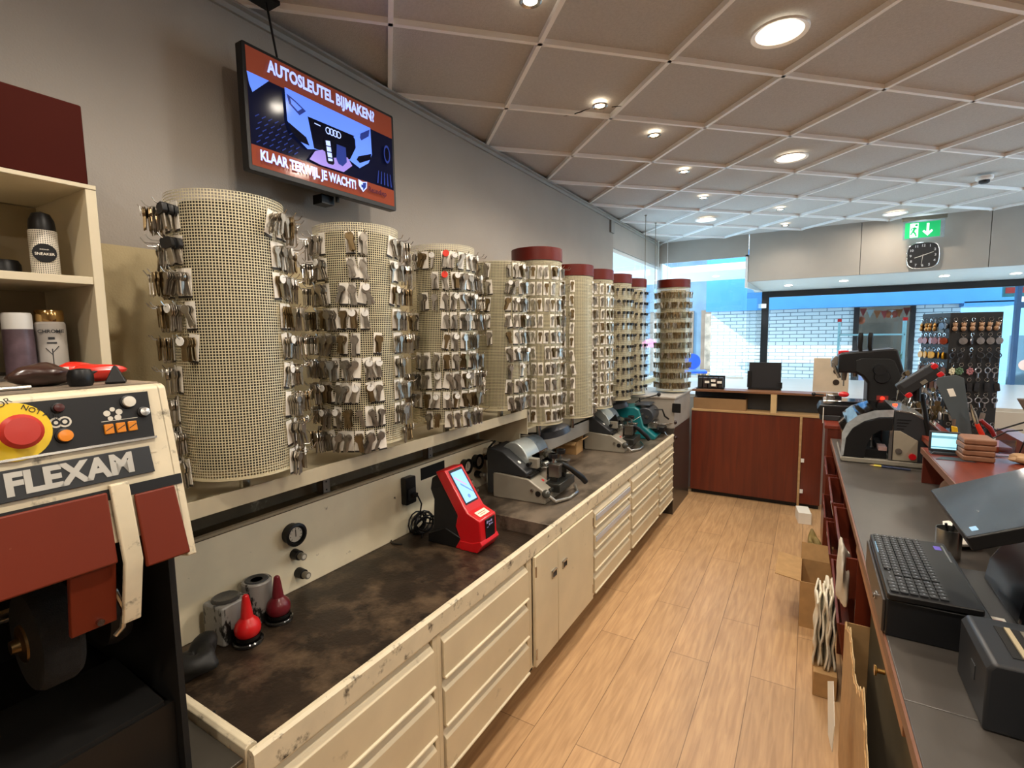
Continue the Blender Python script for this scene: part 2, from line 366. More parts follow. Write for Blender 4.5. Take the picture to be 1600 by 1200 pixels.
# ================================================================ workbench along the left wall
XF = -1.05; ZT = .757; ZN = .685
M_TOPN = pm('oil_stained_dark_top', '#2c2219', .42, .2, var=.35, scale=9, bump=.3, bscale=70, stain=('#6e5a45', 6, .48, .74))
M_TOPF = pm('worn_grey_steel_top', '#7a6d5e', .40, .4, var=.3, scale=7, stain=('#3d342b', 5, .46, .66), stretch=(1, .5, 1))
M_DARKG = pm('dark_gap_shade', '#1c1814', .85)  # near-black fill for gaps; inside the drums it stands for shade
def bench_front(y0, y1, fronts, name, label, grp=None, doors=None, strip=False):
    t = thing(name, label, 'cabinet', (-1.4, (y0+y1)/2, 0), 0, grp); cx, cy = 1.4, -(y0+y1)/2
    L = lambda o: (setattr(o, 'location', (cx, cy, 0)), o)[1]
    b = MB().box(-1.74, XF-.03, y0, y1, .148, .655)
    b.box(XF-.03, XF-.004, y0, y0+.022, .148, .695).box(XF-.03, XF-.004, y1-.022, y1, .148, .695).box(XF-.03, XF-.004, y0, y1, .148, .163).box(XF-.03, XF-.004, y0, y1, .683, .695)
    b.box(-1.74, -1.20, y0+.01, y1-.01, .001, .148, 1)
    L(b.build('body', [M_CREAM, M_DARKG], t, .002))
    if doors:
        for a, c, hy in doors:
            d = L(MB().box(XF-.004, XF+.014, a+.002, c-.002, .157, .690).build('door', M_CREAM, t, .003))
            MB().box(XF+.014, XF+.0155, hy-.022, hy+.022, .520, .553, 1).box(XF+.014, XF+.020, hy-.024, hy-.021, .518, .555).box(XF+.014, XF+.020, hy+.021, hy+.024, .518, .555).box(XF+.014, XF+.023, hy-.024, hy+.024, .551, .557).box(XF+.014, XF+.018, hy-.024, hy+.024, .516, .520).build('handle', [M_STEEL, M_DKGR], d)
            ey = a+.008 if hy > (a+c)/2 else c-.008
            for z in (.22, .62): MB().cyl((XF+.012, ey, z-.025), (XF+.012, ey, z+.025), .006, n=8).build('hinge', M_STEEL, d)
        return t
    for i, (z0, z1) in enumerate(fronts):
        m = MB().prism([(XF-.03, z0), (XF+.011, z0), (XF+.013, z0+.003), (XF+.011, z0+.007), (XF+.005, z0+.010), (XF+.006, z1-.034), (XF-.022, z1-.006), (XF-.03, z1)], 'y', y0+.026, y1-.026)
        d = L(m.build('drawer', M_CREAM, t, .0015))
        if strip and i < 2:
            MB().box(XF+.006, XF+.010, y0+.04, y1-.04, z1-.075, z1-.045).build('label_strip', pm('reflection_blue_strip', '#aebdd0', .08, var=.05, coat=1.), d)  # bluish base colour stands in for the window's reflection
    return t
bench_front(.585, 1.235, [(.515, .680), (.335, .500), (.160, .320)], 'drawer_cabinet', 'cream metal drawer cabinet at the near end of the bench, three drawers')
bench_front(1.235, 1.885, [(.515, .680), (.335, .500), (.160, .320)], 'drawer_cabinet', 'cream metal drawer cabinet left of the two-door cabinet, three wide drawers')
bench_front(1.885, 2.64, None, 'door_cabinet', 'cream metal cabinet with two doors in the middle of the bench', doors=[(1.91, 2.15, 2.10), (2.15, 2.62, 2.22)])
bench_front(2.64, 3.36, [(.565, .680), (.430, .550), (.295, .415), (.160, .280)], 'drawer_cabinet', 'cream drawer cabinet with label strips tinted like a bluish reflection, right of the two doors', strip=True)
bench_front(3.36, 4.12, [(.575, .680), (.445, .560), (.305, .430), (.160, .290)], 'drawer_cabinet', 'cream drawer cabinet second from the far end of the bench')
bench_front(4.12, 4.635, [(.600, .680), (.490, .585), (.380, .475), (.270, .365), (.160, .255)], 'drawer_cabinet', 'narrow cream drawer cabinet at the far end of the bench, five drawers')
t = thing('worktop', 'long bench worktop, oily dark near part, grey steel far part, chipped cream rim', 'worktop', (-1.4, 2.6, .7))
def W_(mb, nm, mt, bev=0): o = mb.build(nm, mt, t, bev); o.location = (1.4, -2.6, -.7); return o
W_(MB().box(-1.75, XF-.03, .60, 2.14, ZN-.02, ZN), 'sunken_top', M_TOPN)
W_(MB().box(-1.75, XF-.022, 2.14, 4.64, ZN-.01, ZT), 'raised_top', M_TOPF, .003)
rim = MB().prism([(XF-.03, .695), (XF+.004, .695), (XF+.004, ZT+.002), (XF-.004, ZT+.009), (XF-.016, ZT+.009), (XF-.022, ZT+.003), (XF-.03, ZN)], 'y', .585, 4.64)
W_(rim, 'front_rim', M_CREAMW, .002)
W_(MB().prism([(.585, .66), (.585, ZT+.002), (.593, ZT+.009), (.606, ZT+.009), (.614, ZT), (.62, ZN-.02), (.62, .66)], 'x', -1.75, XF-.0301), 'end_rim', M_CREAMW, .002)
M_RACK0 = pm('dusty_cream_edge', '#a3967c', .55, var=.1, scale=10)
# back panel with gauges, taps and sockets
M_BACKP = pm('grimy_cream_panel', '#efe4c6', .5, var=.06, stain=('#3a2f20', 16, .66, .72))
t = thing('bench_back_panel', 'grimy cream metal back panel of the bench with pressure gauges', 'panel', (-1.76, 2.6, .69))
def W_(mb, nm, mt, bev=0, par=None): 
    o = mb.build(nm, mt, par or t, bev)
    if not par: o.location = (1.76, -2.6, -.69)
    return o
W_(MB().box(-1.775, -1.752, .55, 4.64, ZN+.001, 1.018), 'panel', M_BACKP)
W_(MB().prism([(-1.828, 1.022), (-1.748, 1.018), (-1.742, 1.023), (-1.742, 1.032), (-1.748, 1.036), (-1.818, 1.035), (-1.820, 1.15), (-1.828, 1.15)], 'y', .55, 2.69), 'ledge', pm('dusty_dark_ledge', '#62563f', .7, var=.25, scale=9, stain=('#9c8f74', 7, .60, .68)))
W_(MB().prism([(-1.7415, 1.0235), (-1.7375, 1.026), (-1.7375, 1.034), (-1.748, 1.039), (-1.748, 1.0365), (-1.7415, 1.033)], 'y', .55, 2.69), 'ledge_edge', M_RACK0)
M_DIAL = pm('dial_face', '#c8c2b4', .4, var=.04)
def gauge(y, z, r=.040):
    g = W_(MB().cyl((-1.752, y, z), (-1.722, y, z), r, n=28).lathe([(r, 0), (r+.006, .004), (r+.006, .010), (r-.004, .013), (r-.008, .002)], 28, (0, 0, 0), 0, TR(-1.724, y, z) @ RO('Y', 90), cap=False), 'gauge', M_BLACK)
    MB().cyl((-1.722, y, z), (-1.7205, y, z), r*.72, n=24).build('dial', M_DIAL, g)
    mb = MB().box(-1.7204, -1.7195, y-.002, y+.0015, z-.008, z+r*.5)
    for i in range(9):
        a = R(-40+i*32.5); mb.box(-r*.66, -r*.55, -.0012, .0012, 0, .0008, 0, TR(-1.7204, y, z) @ RO('X', -math.degrees(a)) @ Matrix(((0, 0, 1, 0), (1, 0, 0, 0), (0, 1, 0, 0), (0, 0, 0, 1))))
    mb.build('needle', M_BLACK, g)
    return g
def knob(y, z, nm='valve_knob'):
    W_(MB().cyl((-1.752, y, z), (-1.715, y, z), .021, .019, 18).cyl((-1.715, y, z), (-1.69, y, z), .014, n=16, m=1).cyl((-1.69, y, z), (-1.688, y, z), .009, n=12, m=2), nm, [M_BLACK, M_GREY, M_DIAL], .001)
gauge(1.189, .925); knob(1.198, .836); knob(1.212, .752, 'air_nozzle')
gauge(2.345, .925); gauge(2.462, .928); knob(2.345, .835); knob(2.47, .845); knob(2.40, .768, 'air_nozzle')
W_(MB().box(-1.7525, -1.750, 1.965, 2.165, .935, 1.000), 'vent_opening', pm('black_opening', '#050505', .9))
def socket(y, z, nm='power_socket', x=-1.752):
    s = W_(MB().prism(rrect(.075, .14, .008, 3, y, z), 'x', x, x+.035), nm, M_BLACK, .003)
    MB().prism(rrect(.05, .06, .006, 3, y, z-.018), 'x', x+.035, x+.041).build('cover', M_DKGR, s, .001)
    return s
socket(1.851, .918); socket(2.78, .925)
# power cable coiled on the bench below the socket
def bundle_cable():
    mb = MB(); random.seed(3); pts = []
    c = Vector((-1.70, 1.90, ZN+.045))
    for i in range(150):
        a = i*.42; r = .055+.018*math.sin(i*.37); k = .5+.5*math.sin(i*.11)
        pts.append(c+Vector((.020*math.sin(i*.23)+.012*math.cos(a*.5), r*math.cos(a)*1.05, max(-.040, r*math.sin(a)*(.7+.25*k)))))
    mb.tube(pts, .0042, 6)
    mb.tube([(-1.711, 1.856, .90), (-1.695, 1.875, .885), (-1.69, 1.895, .84), (-1.697, 1.89, .79), (-1.70, 1.90, .75)], .0042, 8)
    lo = [(-1.70+.07*math.cos(a)-.01, 1.80+.085*math.sin(a), ZN+.005) for a in [x*.25 for x in range(2, 22)]]
    mb.tube(lo, .0042, 6)
    mb.tube([(-1.70, 1.93, ZN+.04), (-1.68, 2.02, ZN+.006), (-1.62, 1.99, ZN+.02), (-1.57, 1.965, ZN+.03)], .0042, 6)
    mb.box(-1.715, -1.690, 1.838, 1.872, .885, .905)
    return mb
tag(bundle_cable().build('power_cable', M_BLACK), 'coiled black power cable hanging from the wall socket beside the red device', 'cable')

# racks that carry the key drums
M_RACK = pm('painted_rack_metal', '#bdb196', .5, .1, var=.06, scale=10, stain=('#7c705a', 8, .66, .78))
t = thing('drum_rack', 'grey cream metal trough rack under the four near key drums', 'rack', (-1.6, 1.6, 1.02))
def W_(mb, nm, mt, bev=0): o = mb.build(nm, mt, t, bev); o.location = (1.6, -1.6, -1.02); return o
W_(MB().prism([(-1.80, 1.212), (-1.455, 1.210), (-1.455, 1.252), (-1.447, 1.252), (-1.447, 1.203), (-1.80, 1.205)], 'y', .52, 2.59), 'trough', M_RACK)
for y in (1.375, 2.058):
    m = MB().box(-1.80, -1.76, y-.018, y-.015, 1.038, 1.203).box(-1.763, -1.760, y-.018, y+.018, 1.038, 1.203)
    for k in range(4): m.cyl((-1.764, y, 1.05+k*.035), (-1.759, y, 1.05+k*.035), .004, n=8, m=1)
    m.box(-1.80, -1.755, y-.02, y+.02, 1.0362, 1.039)
    W_(m, 'upright', [pm('slotted_angle_steel', '#8f877a', .5, .3), M_BLACK])
W_(MB().box(-1.50, -1.447, 2.585, 2.592, 1.10, 1.252).box(-1.80, -1.50, 2.585, 2.592, 1.038, 1.20), 'end_plate', M_RACK)
t = thing('drum_rack', 'pale metal shelf under the red-capped key drums, behind the cutting machines', 'rack', (-1.6, 3.7, .9))
W_2 = lambda mb, nm, mt: (lambda o: (setattr(o, 'location', (1.6, -3.7, -.9)), o)[1])(mb.build(nm, mt, t))
W_2(MB().box(-1.735, -1.52, 2.695, 4.62, 1.005, 1.015).box(-1.527, -1.52, 2.695, 4.62, .90, 1.015), 'trough', pm('pale_rack_metal', '#a39d93', .42, .35, var=.06))
for y in (2.72, 3.65, 4.58): W_2(MB().cyl((-1.71, y, 1.016), (-1.71, y, 1.10), .014, n=12), 'upright', M_STEEL)

# ================================================================ key drums and the keys on them
M_DRUM = pm('cream_perforated_sheet', '#cdc3a3', .45, .15, var=.05, scale=5)
M_CAP = pm('dark_red_cap_paint', '#571408', .4, var=.06, spec=.3)
M_KEY = pm('nickel_key_blank', '#aaa398', .30, .95, var=.25, scale=30)
M_KEYB = pm('brass_key_blank', '#7d6a4c', .38, .9, var=.2, scale=30)
M_KCARD = pm('white_key_card', '#e9e3d8', .6, var=.06, scale=30)
M_KSTRIP = pm('dark_card_strip', '#2a2520', .6)
RD = .155
def perforated(Rr, H, pitch=.0080, hole=.0055):
    nc = round(2*PI*Rr/pitch); nr = int(H/pitch); mg = (H-nr*pitch)/2
    bm = bmesh.new(); zs = []
    for r in range(nr): zs += [mg+r*pitch+(pitch-hole)/2, mg+r*pitch+(pitch+hole)/2]
    zs = [0]+zs+[H]; ring = []
    for z in zs:
        row = []
        for c in range(nc):
            for q in (-hole/2, hole/2):
                a = (c*pitch+q)/(nc*pitch)*2*PI; row.append(bm.verts.new((Rr*math.cos(a), Rr*math.sin(a), z)))
        ring.append(row)
    n = 2*nc
    for i in range(len(zs)-1):
        for j in range(n):
            if i % 2 == 1 and j % 2 == 0: continue
            bm.faces.new((ring[i][j], ring[i][(j+1) % n], ring[i+1][(j+1) % n], ring[i+1][j]))
    me = bpy.data.meshes.new('perforated_shell'); bm.to_mesh(me); bm.free(); me.materials.append(M_DRUM); me.shade_smooth(); return me
SHELL = {.80: perforated(RD, .80), 1.0: perforated(RD, 1.0)}
hk = MB().tube([(-.004, 0, 0), (.046, 0, -.001), (.052, 0, .003), (.058, 0, .012)], .0013, 5).mesh('hook', M_STEEL)
def key_mesh(kind):
    if kind == 0: o = [(.0105*math.cos(t), -.009+.0105*math.sin(t)) for t in [R(-60+a) for a in range(0, 301, 25)]]; o += [(-.0042, -.020), (-.0042, -.050), (0, -.055), (.0042, -.050), (.0042, -.020)]
    elif kind == 1: o = [(.009, .003), (-.009, .003), (-.012, -.004), (-.012, -.014), (-.006, -.021), (-.0042, -.050), (0, -.054), (.0042, -.050), (.006, -.021), (.012, -.014), (.012, -.004)]
    elif kind == 2: o = [(.006, .004), (-.006, .004), (-.013, -.010), (-.009, -.020), (-.0035, -.024), (-.0035, -.058), (0, -.062), (.0035, -.058), (.0035, -.024), (.009, -.020), (.013, -.010)]
    else: o = rrect(.020, .024, .006, 3, 0, -.010)
    mb = MB().prism(o, 'x', -.0011, .0011)
    if kind == 3:
        mb = MB().prism(o, 'x', -.004, .004, 0); mb.prism([(-.004, -.022), (.004, -.022), (.004, -.052), (0, -.056), (-.004, -.052)], 'x', -.0012, .0012, 1)
        return mb.mesh('key_blank', [pm('black_key_head', '#141416', .4), M_KEY], 30)
    return mb.mesh('key_blank', M_KEY if kind != 1 else M_KEYB, 0)
KEYS = [key_mesh(k) for k in range(4)]
cardm = MB().box(-.0005, .0005, -.0155, .0155, -.060, .013, 0).box(-.0006, .0008, -.0155, .0155, -.066, -.060, 1).mesh('backing_card', [M_KCARD, M_KSTRIP], 0)
discm = MB().cyl((-.0008, 0, -.006), (.0008, 0, -.006), .0125, n=14).mesh('round_tag', M_WHITE, 30)
redm = MB().cyl((-.003, 0, -.004), (.003, 0, -.004), .014, n=16).mesh('red_key_head', pm('red_key_head', '#d8301c', .4), 30)
# (x, y, bottom, height, cap)
DR = [(-1.505, .875, 1.30, .80, 0), (-1.50, 1.365, 1.30, .80, 0), (-1.50, 1.875, 1.30, .80, 0), (-1.51, 2.385, 1.29, .82, 0), (-1.49, 2.81, 1.14, 1.0, 1),
      (-1.50, 3.36, 1.10, 1.0, 1), (-1.50, 3.78, 1.11, 1.0, 1), (-1.50, 4.25, 1.12, 1.0, 1), (-1.50, 4.70, 1.12, 1.0, 1), (-1.175, 5.06, 1.125, 1.0, 1)]
DL = ['cream perforated key drum with a wide bare middle, nearest the shelf cabinet', 'cream perforated key drum under the right end of the television, crowded with carded keys',
      'cream perforated key drum carrying two red-headed keys near its top', 'cream perforated key drum just before the first red-capped one',
      'nearest key drum with a dark red cap, densely hung with keys', 'second red-capped key drum, with a bare cream strip down its side',
      'third red-capped key drum from the near end', 'fourth red-capped key drum, bare on the left with black-headed keys on the right',
      'red-capped key drum last in the row at the wall end, black-headed keys', 'red-capped key drum standing alone on the corner pedestal by the window']
KL = ['carded bundle of key blanks on the bare-fronted drum nearest the shelf cabinet', 'carded bundle of key blanks on the drum under the right end of the television',
      'carded bundle of key blanks on the drum with two red key heads', 'carded bundle of key blanks on the drum just before the first red cap', 'carded bundle of key blanks on the nearest red-capped drum']
def cols(di):
    """(angle seen from the camera, rows) for each hook column"""
    al = list(range(9))
    if di == 0: return [(-112, al), (-96, al), (-80, al), (-64, [0, 1, 2, 3, 5, 7, 8]), (-50, [0, 1, 2, 3]), (-41, [2, 3, 4]), (47, [0, 1, 2]), (57, [0, 1, 2, 3, 4, 5, 6, 7, 8]), (70, al), (84, al), (100, al)]
    if di == 1: return [(-108, al), (-92, al), (-76, al), (-61, al), (-47, al), (-33, [3, 4, 5, 6, 7, 8]), (-20, [1, 2, 3, 4, 5, 6, 7, 8]), (-7, [0, 1, 2, 3, 4, 5, 6, 7, 8]), (7, al), (21, [4, 5, 6, 7, 8]), (52, [0, 1, 2, 3, 4, 5, 6, 7]), (66, al), (84, al)]
    if di == 2: return [(-62, [0, 1, 3, 4, 5, 6, 7]), (-46, [0, 3, 4, 5, 6, 7]), (-28, [0, 2, 5, 6, 7, 8]), (-12, [0, 1, 2, 5, 6, 7, 8]), (4, al), (19, al), (34, al), (49, al), (64, al), (82, al)]
    if di == 3: return [(-52, [0, 1, 2, 3, 4, 5, 6, 7]), (-36, [0, 1, 2, 3, 6, 7]), (-20, [0, 1, 2, 3, 4]), (18, al), (34, al), (50, al), (68, al)]
    if di == 9: return [(a, list(range(10))) for a in range(-98, 99, 13)]
    a10 = list(range(10))
    if di == 4: return [(a, a10) for a in (-88, -72, -56, -40, -24, -9, 6, 21, 36, 52, 68, 84)]
    if di == 5: return [(-40, a10), (-20, a10), (0, a10), (72, a10), (88, a10)]
    if di == 6: return [(a, a10) for a in (-10, 8, 26, 44, 62, 80)]
    if di == 7: return [(14, a10), (32, a10), (50, a10), (68, a10), (84, a10)]
    return [(22, a10), (42, a10), (62, a10), (80, a10)]
cand = []; black = []; rest = []
for di, (x, y, z0, H, cap) in enumerate(DR):
    t = thing('key_drum', DL[di], 'key display', (x, y, z0), 0, 'rotating key drums')
    o = bpy.data.objects.new('perforated_shell', SHELL[1.0 if cap else .80]); COL.objects.link(o); o.parent = t
    if cap: MB().lathe([(.002, 1.003), (RD+.004, 1.003), (RD+.004, 1.078), (RD, 1.080), (.002, 1.080)], 40).build('cap', M_CAP, t)
    MB().lathe([(RD-.002, .0), (RD+.0015, .0), (RD+.0015, .006), (RD-.002, .006), (RD-.002, 0)], 40, cap=False).build('bottom_rim', M_DRUM, t)
    base = {0: -.104, 1: -.095}[cap] if di not in (8, 9) else -.0115
    MB().cyl((0, 0, base), (0, 0, H-.02), .016, n=14).lathe([(.002, .02), (RD-.035, .02), (RD-.035, H-.02), (.002, H-.02)], 32, m=1).build('pole_and_shade_core', [M_STEEL, M_DARKG], t)  # dark core added inside so the perforations look unlit
    a0 = math.degrees(math.atan2(-y, -x)); hooks = []
    rng = random.Random(100+di); pitch = .0885 if not cap else .0965
    for a, rows in cols(di):
        for r in rows:
            if di in (1, 2, 3, 4) and rng.random() < .05: continue
            zz = H-.045-r*pitch; aa = a0+a+rng.uniform(-2, 2)
            item = (di, a, r, x+RD*math.cos(R(aa)), y+RD*math.sin(R(aa)), z0+zz, aa)
            if di in (7, 8): black.append(item)
            elif di < 5: cand.append(item)
            else: rest.append(item)
            hooks.append((RD*math.cos(R(aa)), RD*math.sin(R(aa)), zz, aa, abs(a)))
    hooks.sort(key=lambda h: h[4])
    for h in hooks[:99]:
        ho = bpy.data.objects.new('hook', hk); COL.objects.link(ho); ho.parent = t; ho.location = h[:3]; ho.rotation_euler = (0, 0, R(h[3]))
cand.sort(key=lambda i: (i[3]**2+i[4]**2, abs(i[1])))
keep, rest2 = cand[:300], cand[300:]; rest += rest2
def key_bundle(it, label, group, kinds, nmax, cat='key bundle'):
    di, a, r, x, y, z, aa = it; rng = random.Random(int(x*9999+y*777+z*555))
    t = bpy.data.objects.new('key_bundle', None); t.empty_display_size = .02; COL.objects.link(t); t.location = (x, y, z); t.rotation_euler = (0, 0, R(aa)); tag(t, label, cat, group)
    def put(nm, me, loc, rx, rz=0):
        o = bpy.data.objects.new(nm, me); COL.objects.link(o); o.parent = t; o.location = loc; o.rotation_euler = (R(rx), 0, R(rz)); return o
    blk = di == 0 and a == -50 and r < 2
    if kinds != [3] and rng.random() < .84: put('backing_card', cardm, (.0025, rng.gauss(0, .002), 0), rng.gauss(0, 6))
    n = rng.choice(range(2, nmax+1)); k = 3 if blk else rng.choice(kinds); tilt = rng.gauss(0, 10); st = .0095 if k == 3 else min(rng.uniform(.0038, .0062), .043/n)
    if blk: n = 4
    for i in range(n):
        ko = put('key_blank', KEYS[k], (.007+i*st, 0, 0), tilt+rng.gauss(0, 6), rng.gauss(0, 9))
        ko.scale = (1.3, 1.12, 1.12) if k != 3 else ((1.5, 1.6, 1.2) if blk else (1, 1, 1))
    u = rng.random()
    if (di, r) in ((2, 0), (2, 1)) and a == 4: put('red_key_head', redm, (.012+n*st, 0, 0), 0)
    elif u < .2 and not blk and kinds != [3]: put('round_tag', discm, (.010+n*st, 0, 0), rng.gauss(0, 15))
for it in keep:
    if it[0] == 0 and it[1] == -50 and it[2] < 2: key_bundle(it, ('topmost', 'second')[it[2]]+' bundle of black-headed keys at the upper left of the bare-fronted drum', None, [0], 4)
    else: key_bundle(it, KL[it[0]], KL[it[0]].replace('carded bundle', 'carded bundles'), [0, 0, 1, 2, 2], 9)
for it in black:
    l = 'black-headed key blanks hooked on the fourth red-capped drum' if it[0] == 7 else 'black-headed key blanks hooked on the red-capped drum at the wall end'
    key_bundle(it, l, l, [3], 2)
# keys on the farther drums: too many to part
def far_keys(items):
    bm = MB()
    def put(me, M, mi):
        bm.add([v.co for v in me.vertices], [tuple(p.vertices) for p in me.polygons], mi, M)
    for it in items:
        di, a, r, x, y, z, aa = it; rng = random.Random(int(x*9999+y*777+z*555)); M = TR(x, y, z) @ RO('Z', aa)
        if di != 9: put(cardm, M @ TR(.0025, 0, 0) @ RO('X', rng.gauss(0, 4)), 2)
        k = rng.choice([0, 1, 2]); n = rng.choice([2, 3, 4, 5])
        if di == 9:
            for q in (-.010, .010):
                for i in range(2): put(KEYS[rng.choice([0, 1])], M @ TR(.008+i*.012, q, 0) @ RO('X', rng.gauss(0, 6)) @ RO('Z', rng.gauss(0, 25)), rng.choice([0, 1, 1]))
        else:
            for i in range(n): put(KEYS[k], M @ TR(.007+i*.005, 0, 0) @ RO('X', rng.gauss(0, 8)), 1 if k == 1 else 0)
    return bm
o = far_keys(rest).build('key_blanks', [M_KEY, M_KEYB, M_KCARD], smooth=0)
tag(o, 'crowd of small carded keys on the farther red-capped drums', 'keys', kind='stuff')
# pedestal at the corner, under the lone drum
t = thing('corner_pedestal', 'corner pedestal with dark grey metal side and white upper box beside the bench end', 'pedestal', (-1.4, 5.0, 0))
MB().box(-.43, .35, -.36, .33, 0, .82).build('lower_body', pm('dark_grey_brown_metal', '#4b443d', .32, .5, var=.1, stretch=(1, 1, .15)), t, .003)
MB().box(-.43, .35, -.36, .33, .82, 1.09).build('upper_box', pm('off_white_board', '#968f85', .55), t, .002)
MB().box(-.44, .36, -.37, .40, 1.09, 1.108).build('top_board', M_FASC, t, .003)
so = MB().prism(rrect(.075, .085, .006, 3, .37, 1.01), 'y', -.362, -.372).build('power_socket', M_BLACK, t, .002)
# ================================================================ television
def tv():
    t = thing('television', 'wall-hung black television showing a car key advert in white letters', 'television', (-1.65, 1.397, 2.476))
    w, h = .70, .415
    MB().prism(rrect(w, h, .008, 3), 'z', -.035, 0, 0, FX).prism(rrect(w*.8, h*.7, .02, 3), 'z', -.065, -.034, 0, FX).build('casing', M_BLACK, t, .002)
    W2, H2 = w-.026, h-.03
    sc = MB()
    U = lambda pts: [((u-.5)*W2, (v-.5)*H2+.004) for u, v in pts]
    mts = [emat('screen_rust', '#7d3c2b', .42), emat('screen_night', '#0f1228', .35), emat('screen_white', '#a9bcff', 1.0), emat('screen_car', '#5f86f2', .75), emat('screen_dark', '#0a0c1c', .2),
           emat('screen_skin', '#8f7fd0', .6), emat('screen_mid', '#2a3a86', .45), emat('screen_logo_dark', '#3a2036', .35)]
    for m in mts:
        m.node_tree.nodes['Principled BSDF'].inputs['Roughness'].default_value = .10; m.node_tree.nodes['Principled BSDF'].inputs['Specular IOR Level'].default_value = .12
    q = [0]
    def P(pts, m): q[0] += 1; sc.poly(U(pts), .0002, FX @ TR(0, 0, .0004+q[0]*.00022), m)
    P([(0, 0), (1, 0), (1, 1), (0, 1)], 0); P([(0, .78), (0, .178), (1, .182), (1, .765)], 1)
    P([(0, .783), (.119, .783), (.024, .623), (.009, .683)], 3)
    # paving in herringbone on the left
    for i in range(7):
        for j in range(5):
            u, v = .03+i*.035+(j % 2)*.012, .20+j*.055
            if u+.02 < .30-.02*j: P([(u, v), (u+.022, v+.030), (u+.020, v+.036), (u-.002, v+.008)], 6)
    for i in range(5): P([(.84+i*.03, .2), (.85+i*.03, .2), (.86+i*.025, .34), (.855+i*.025, .34)], 6)
    P([(.199, .78), (.47, .772), (.797, .764), (.802, .483), (.771, .379), (.696, .291), (.645, .32), (.621, .334), (.467, .34), (.366, .316), (.323, .294), (.244, .377), (.205, .49)], 3)
    P([(.334, .604), (.667, .606), (.67, .487), (.621, .343), (.572, .336), (.366, .324)], 4)
    for pts in ([(.209, .73), (.257, .702), (.325, .645), (.282, .581), (.22, .649)], [(.694, .638), (.789, .743), (.78, .667), (.718, .59)]):
        P(pts, 6); c = (sum(p[0] for p in pts)/5, sum(p[1] for p in pts)/5); P([(c[0]+(p[0]-c[0])*.6, c[1]+(p[1]-c[1])*.6) for p in pts], 3)
    P([(.209, .477), (.316, .4), (.335, .332), (.273, .338), (.221, .401)], 4); P([(.687, .409), (.795, .488), (.786, .422), (.697, .344), (.672, .367)], 4)
    P([(.375, .56), (.415, .557), (.415, .566), (.375, .569)], 2)
    for u in (.468, .4925, .517, .5415):
        n = 16; r0, r1 = .020, .0145; a = [R(360*i/n) for i in range(n+1)]
        for i in range(n): sc.add([FX @ Vector(((u-.5)*W2+r*math.cos(b)*W2*.95, (.547-.5)*H2+.004+r*math.sin(b)*W2*1.0, .0105+(.0002 if u in (.4925, .5415) else 0))) for r, b in ((r0, a[i]), (r0, a[i+1]), (r1, a[i+1]), (r1, a[i]))], [(0, 1, 2, 3)], 2)
    P([(.33, .203), (.37, .30), (.42, .338), (.50, .30), (.60, .354), (.635, .285), (.567, .19), (.405, .183)], 5)
    P([(.437, .457), (.482, .473), (.490, .46), (.500, .245), (.49, .225), (.455, .222), (.445, .24), (.430, .44)], 4); P([(.445, .44), (.476, .45), (.488, .26), (.458, .25)], 2)
    for k in range(3): v = .395-.055*k; P([(.446+.004*k, v), (.482+.002*k, v+.008), (.482+.002*k, v-.002), (.446+.004*k, v-.010)], 4)
    P([(.522, .445), (.588, .445), (.592, .30), (.56, .245), (.53, .255), (.515, .30)], 6)
    # tyre company style hub at the right edge of the picture
    P([(.93+.028*math.cos(a*.4), .55+.10*math.sin(a*.4)) for a in range(16)], 6); P([(.93+.02*math.cos(a*.4), .55+.075*math.sin(a*.4)) for a in range(16)], 4)
    # shield logo
    P([(.675, .165), (.71, .150), (.745, .165), (.742, .10), (.71, .045), (.678, .10)], 2); P([(.71, .142), (.738, .155), (.735, .104), (.71, .06)], 6); P([(.697, .12), (.722, .12), (.722, .09), (.697, .09)], 6)
    TX = lambda s_, u, v, size, m, b, sx: sc.text(s_, size, FX @ TR((u-.5)*W2, (v-.5)*H2+.004, .0115), .0002, m, b, 'LEFT', sx)
    TX('AUTOSLEUTEL BIJMAKEN?', .105, .845, .057, 2, .0022, .74); TX('KLAAR TERWIJL JE WACHT!', .035, .055, .047, 2, .0018, .72)
    TX('Reundiep', .757, .075, .030, 7, .0003, .93)
    sc.build('screen', mts, t, smooth=0)
    MB().box(-.115, -.06, -.01, .05, -.236, -.2).cyl((-.04, .05, -.2), (-.04, .05, -.225), .008).build('sensor_bar', M_BLACK, t)
    MB().box(-.18, -.064, -.1, .1, -.1, .1).build('wall_bracket', M_BLKM, t, .003)
    MB().cyl((-.045, -.182, .205), (-.05, -.215, .412), .004, n=8).box(-.09, -.02, -.26, -.18, .405, .418).build('ceiling_stay', M_BLKM, t)
tv()

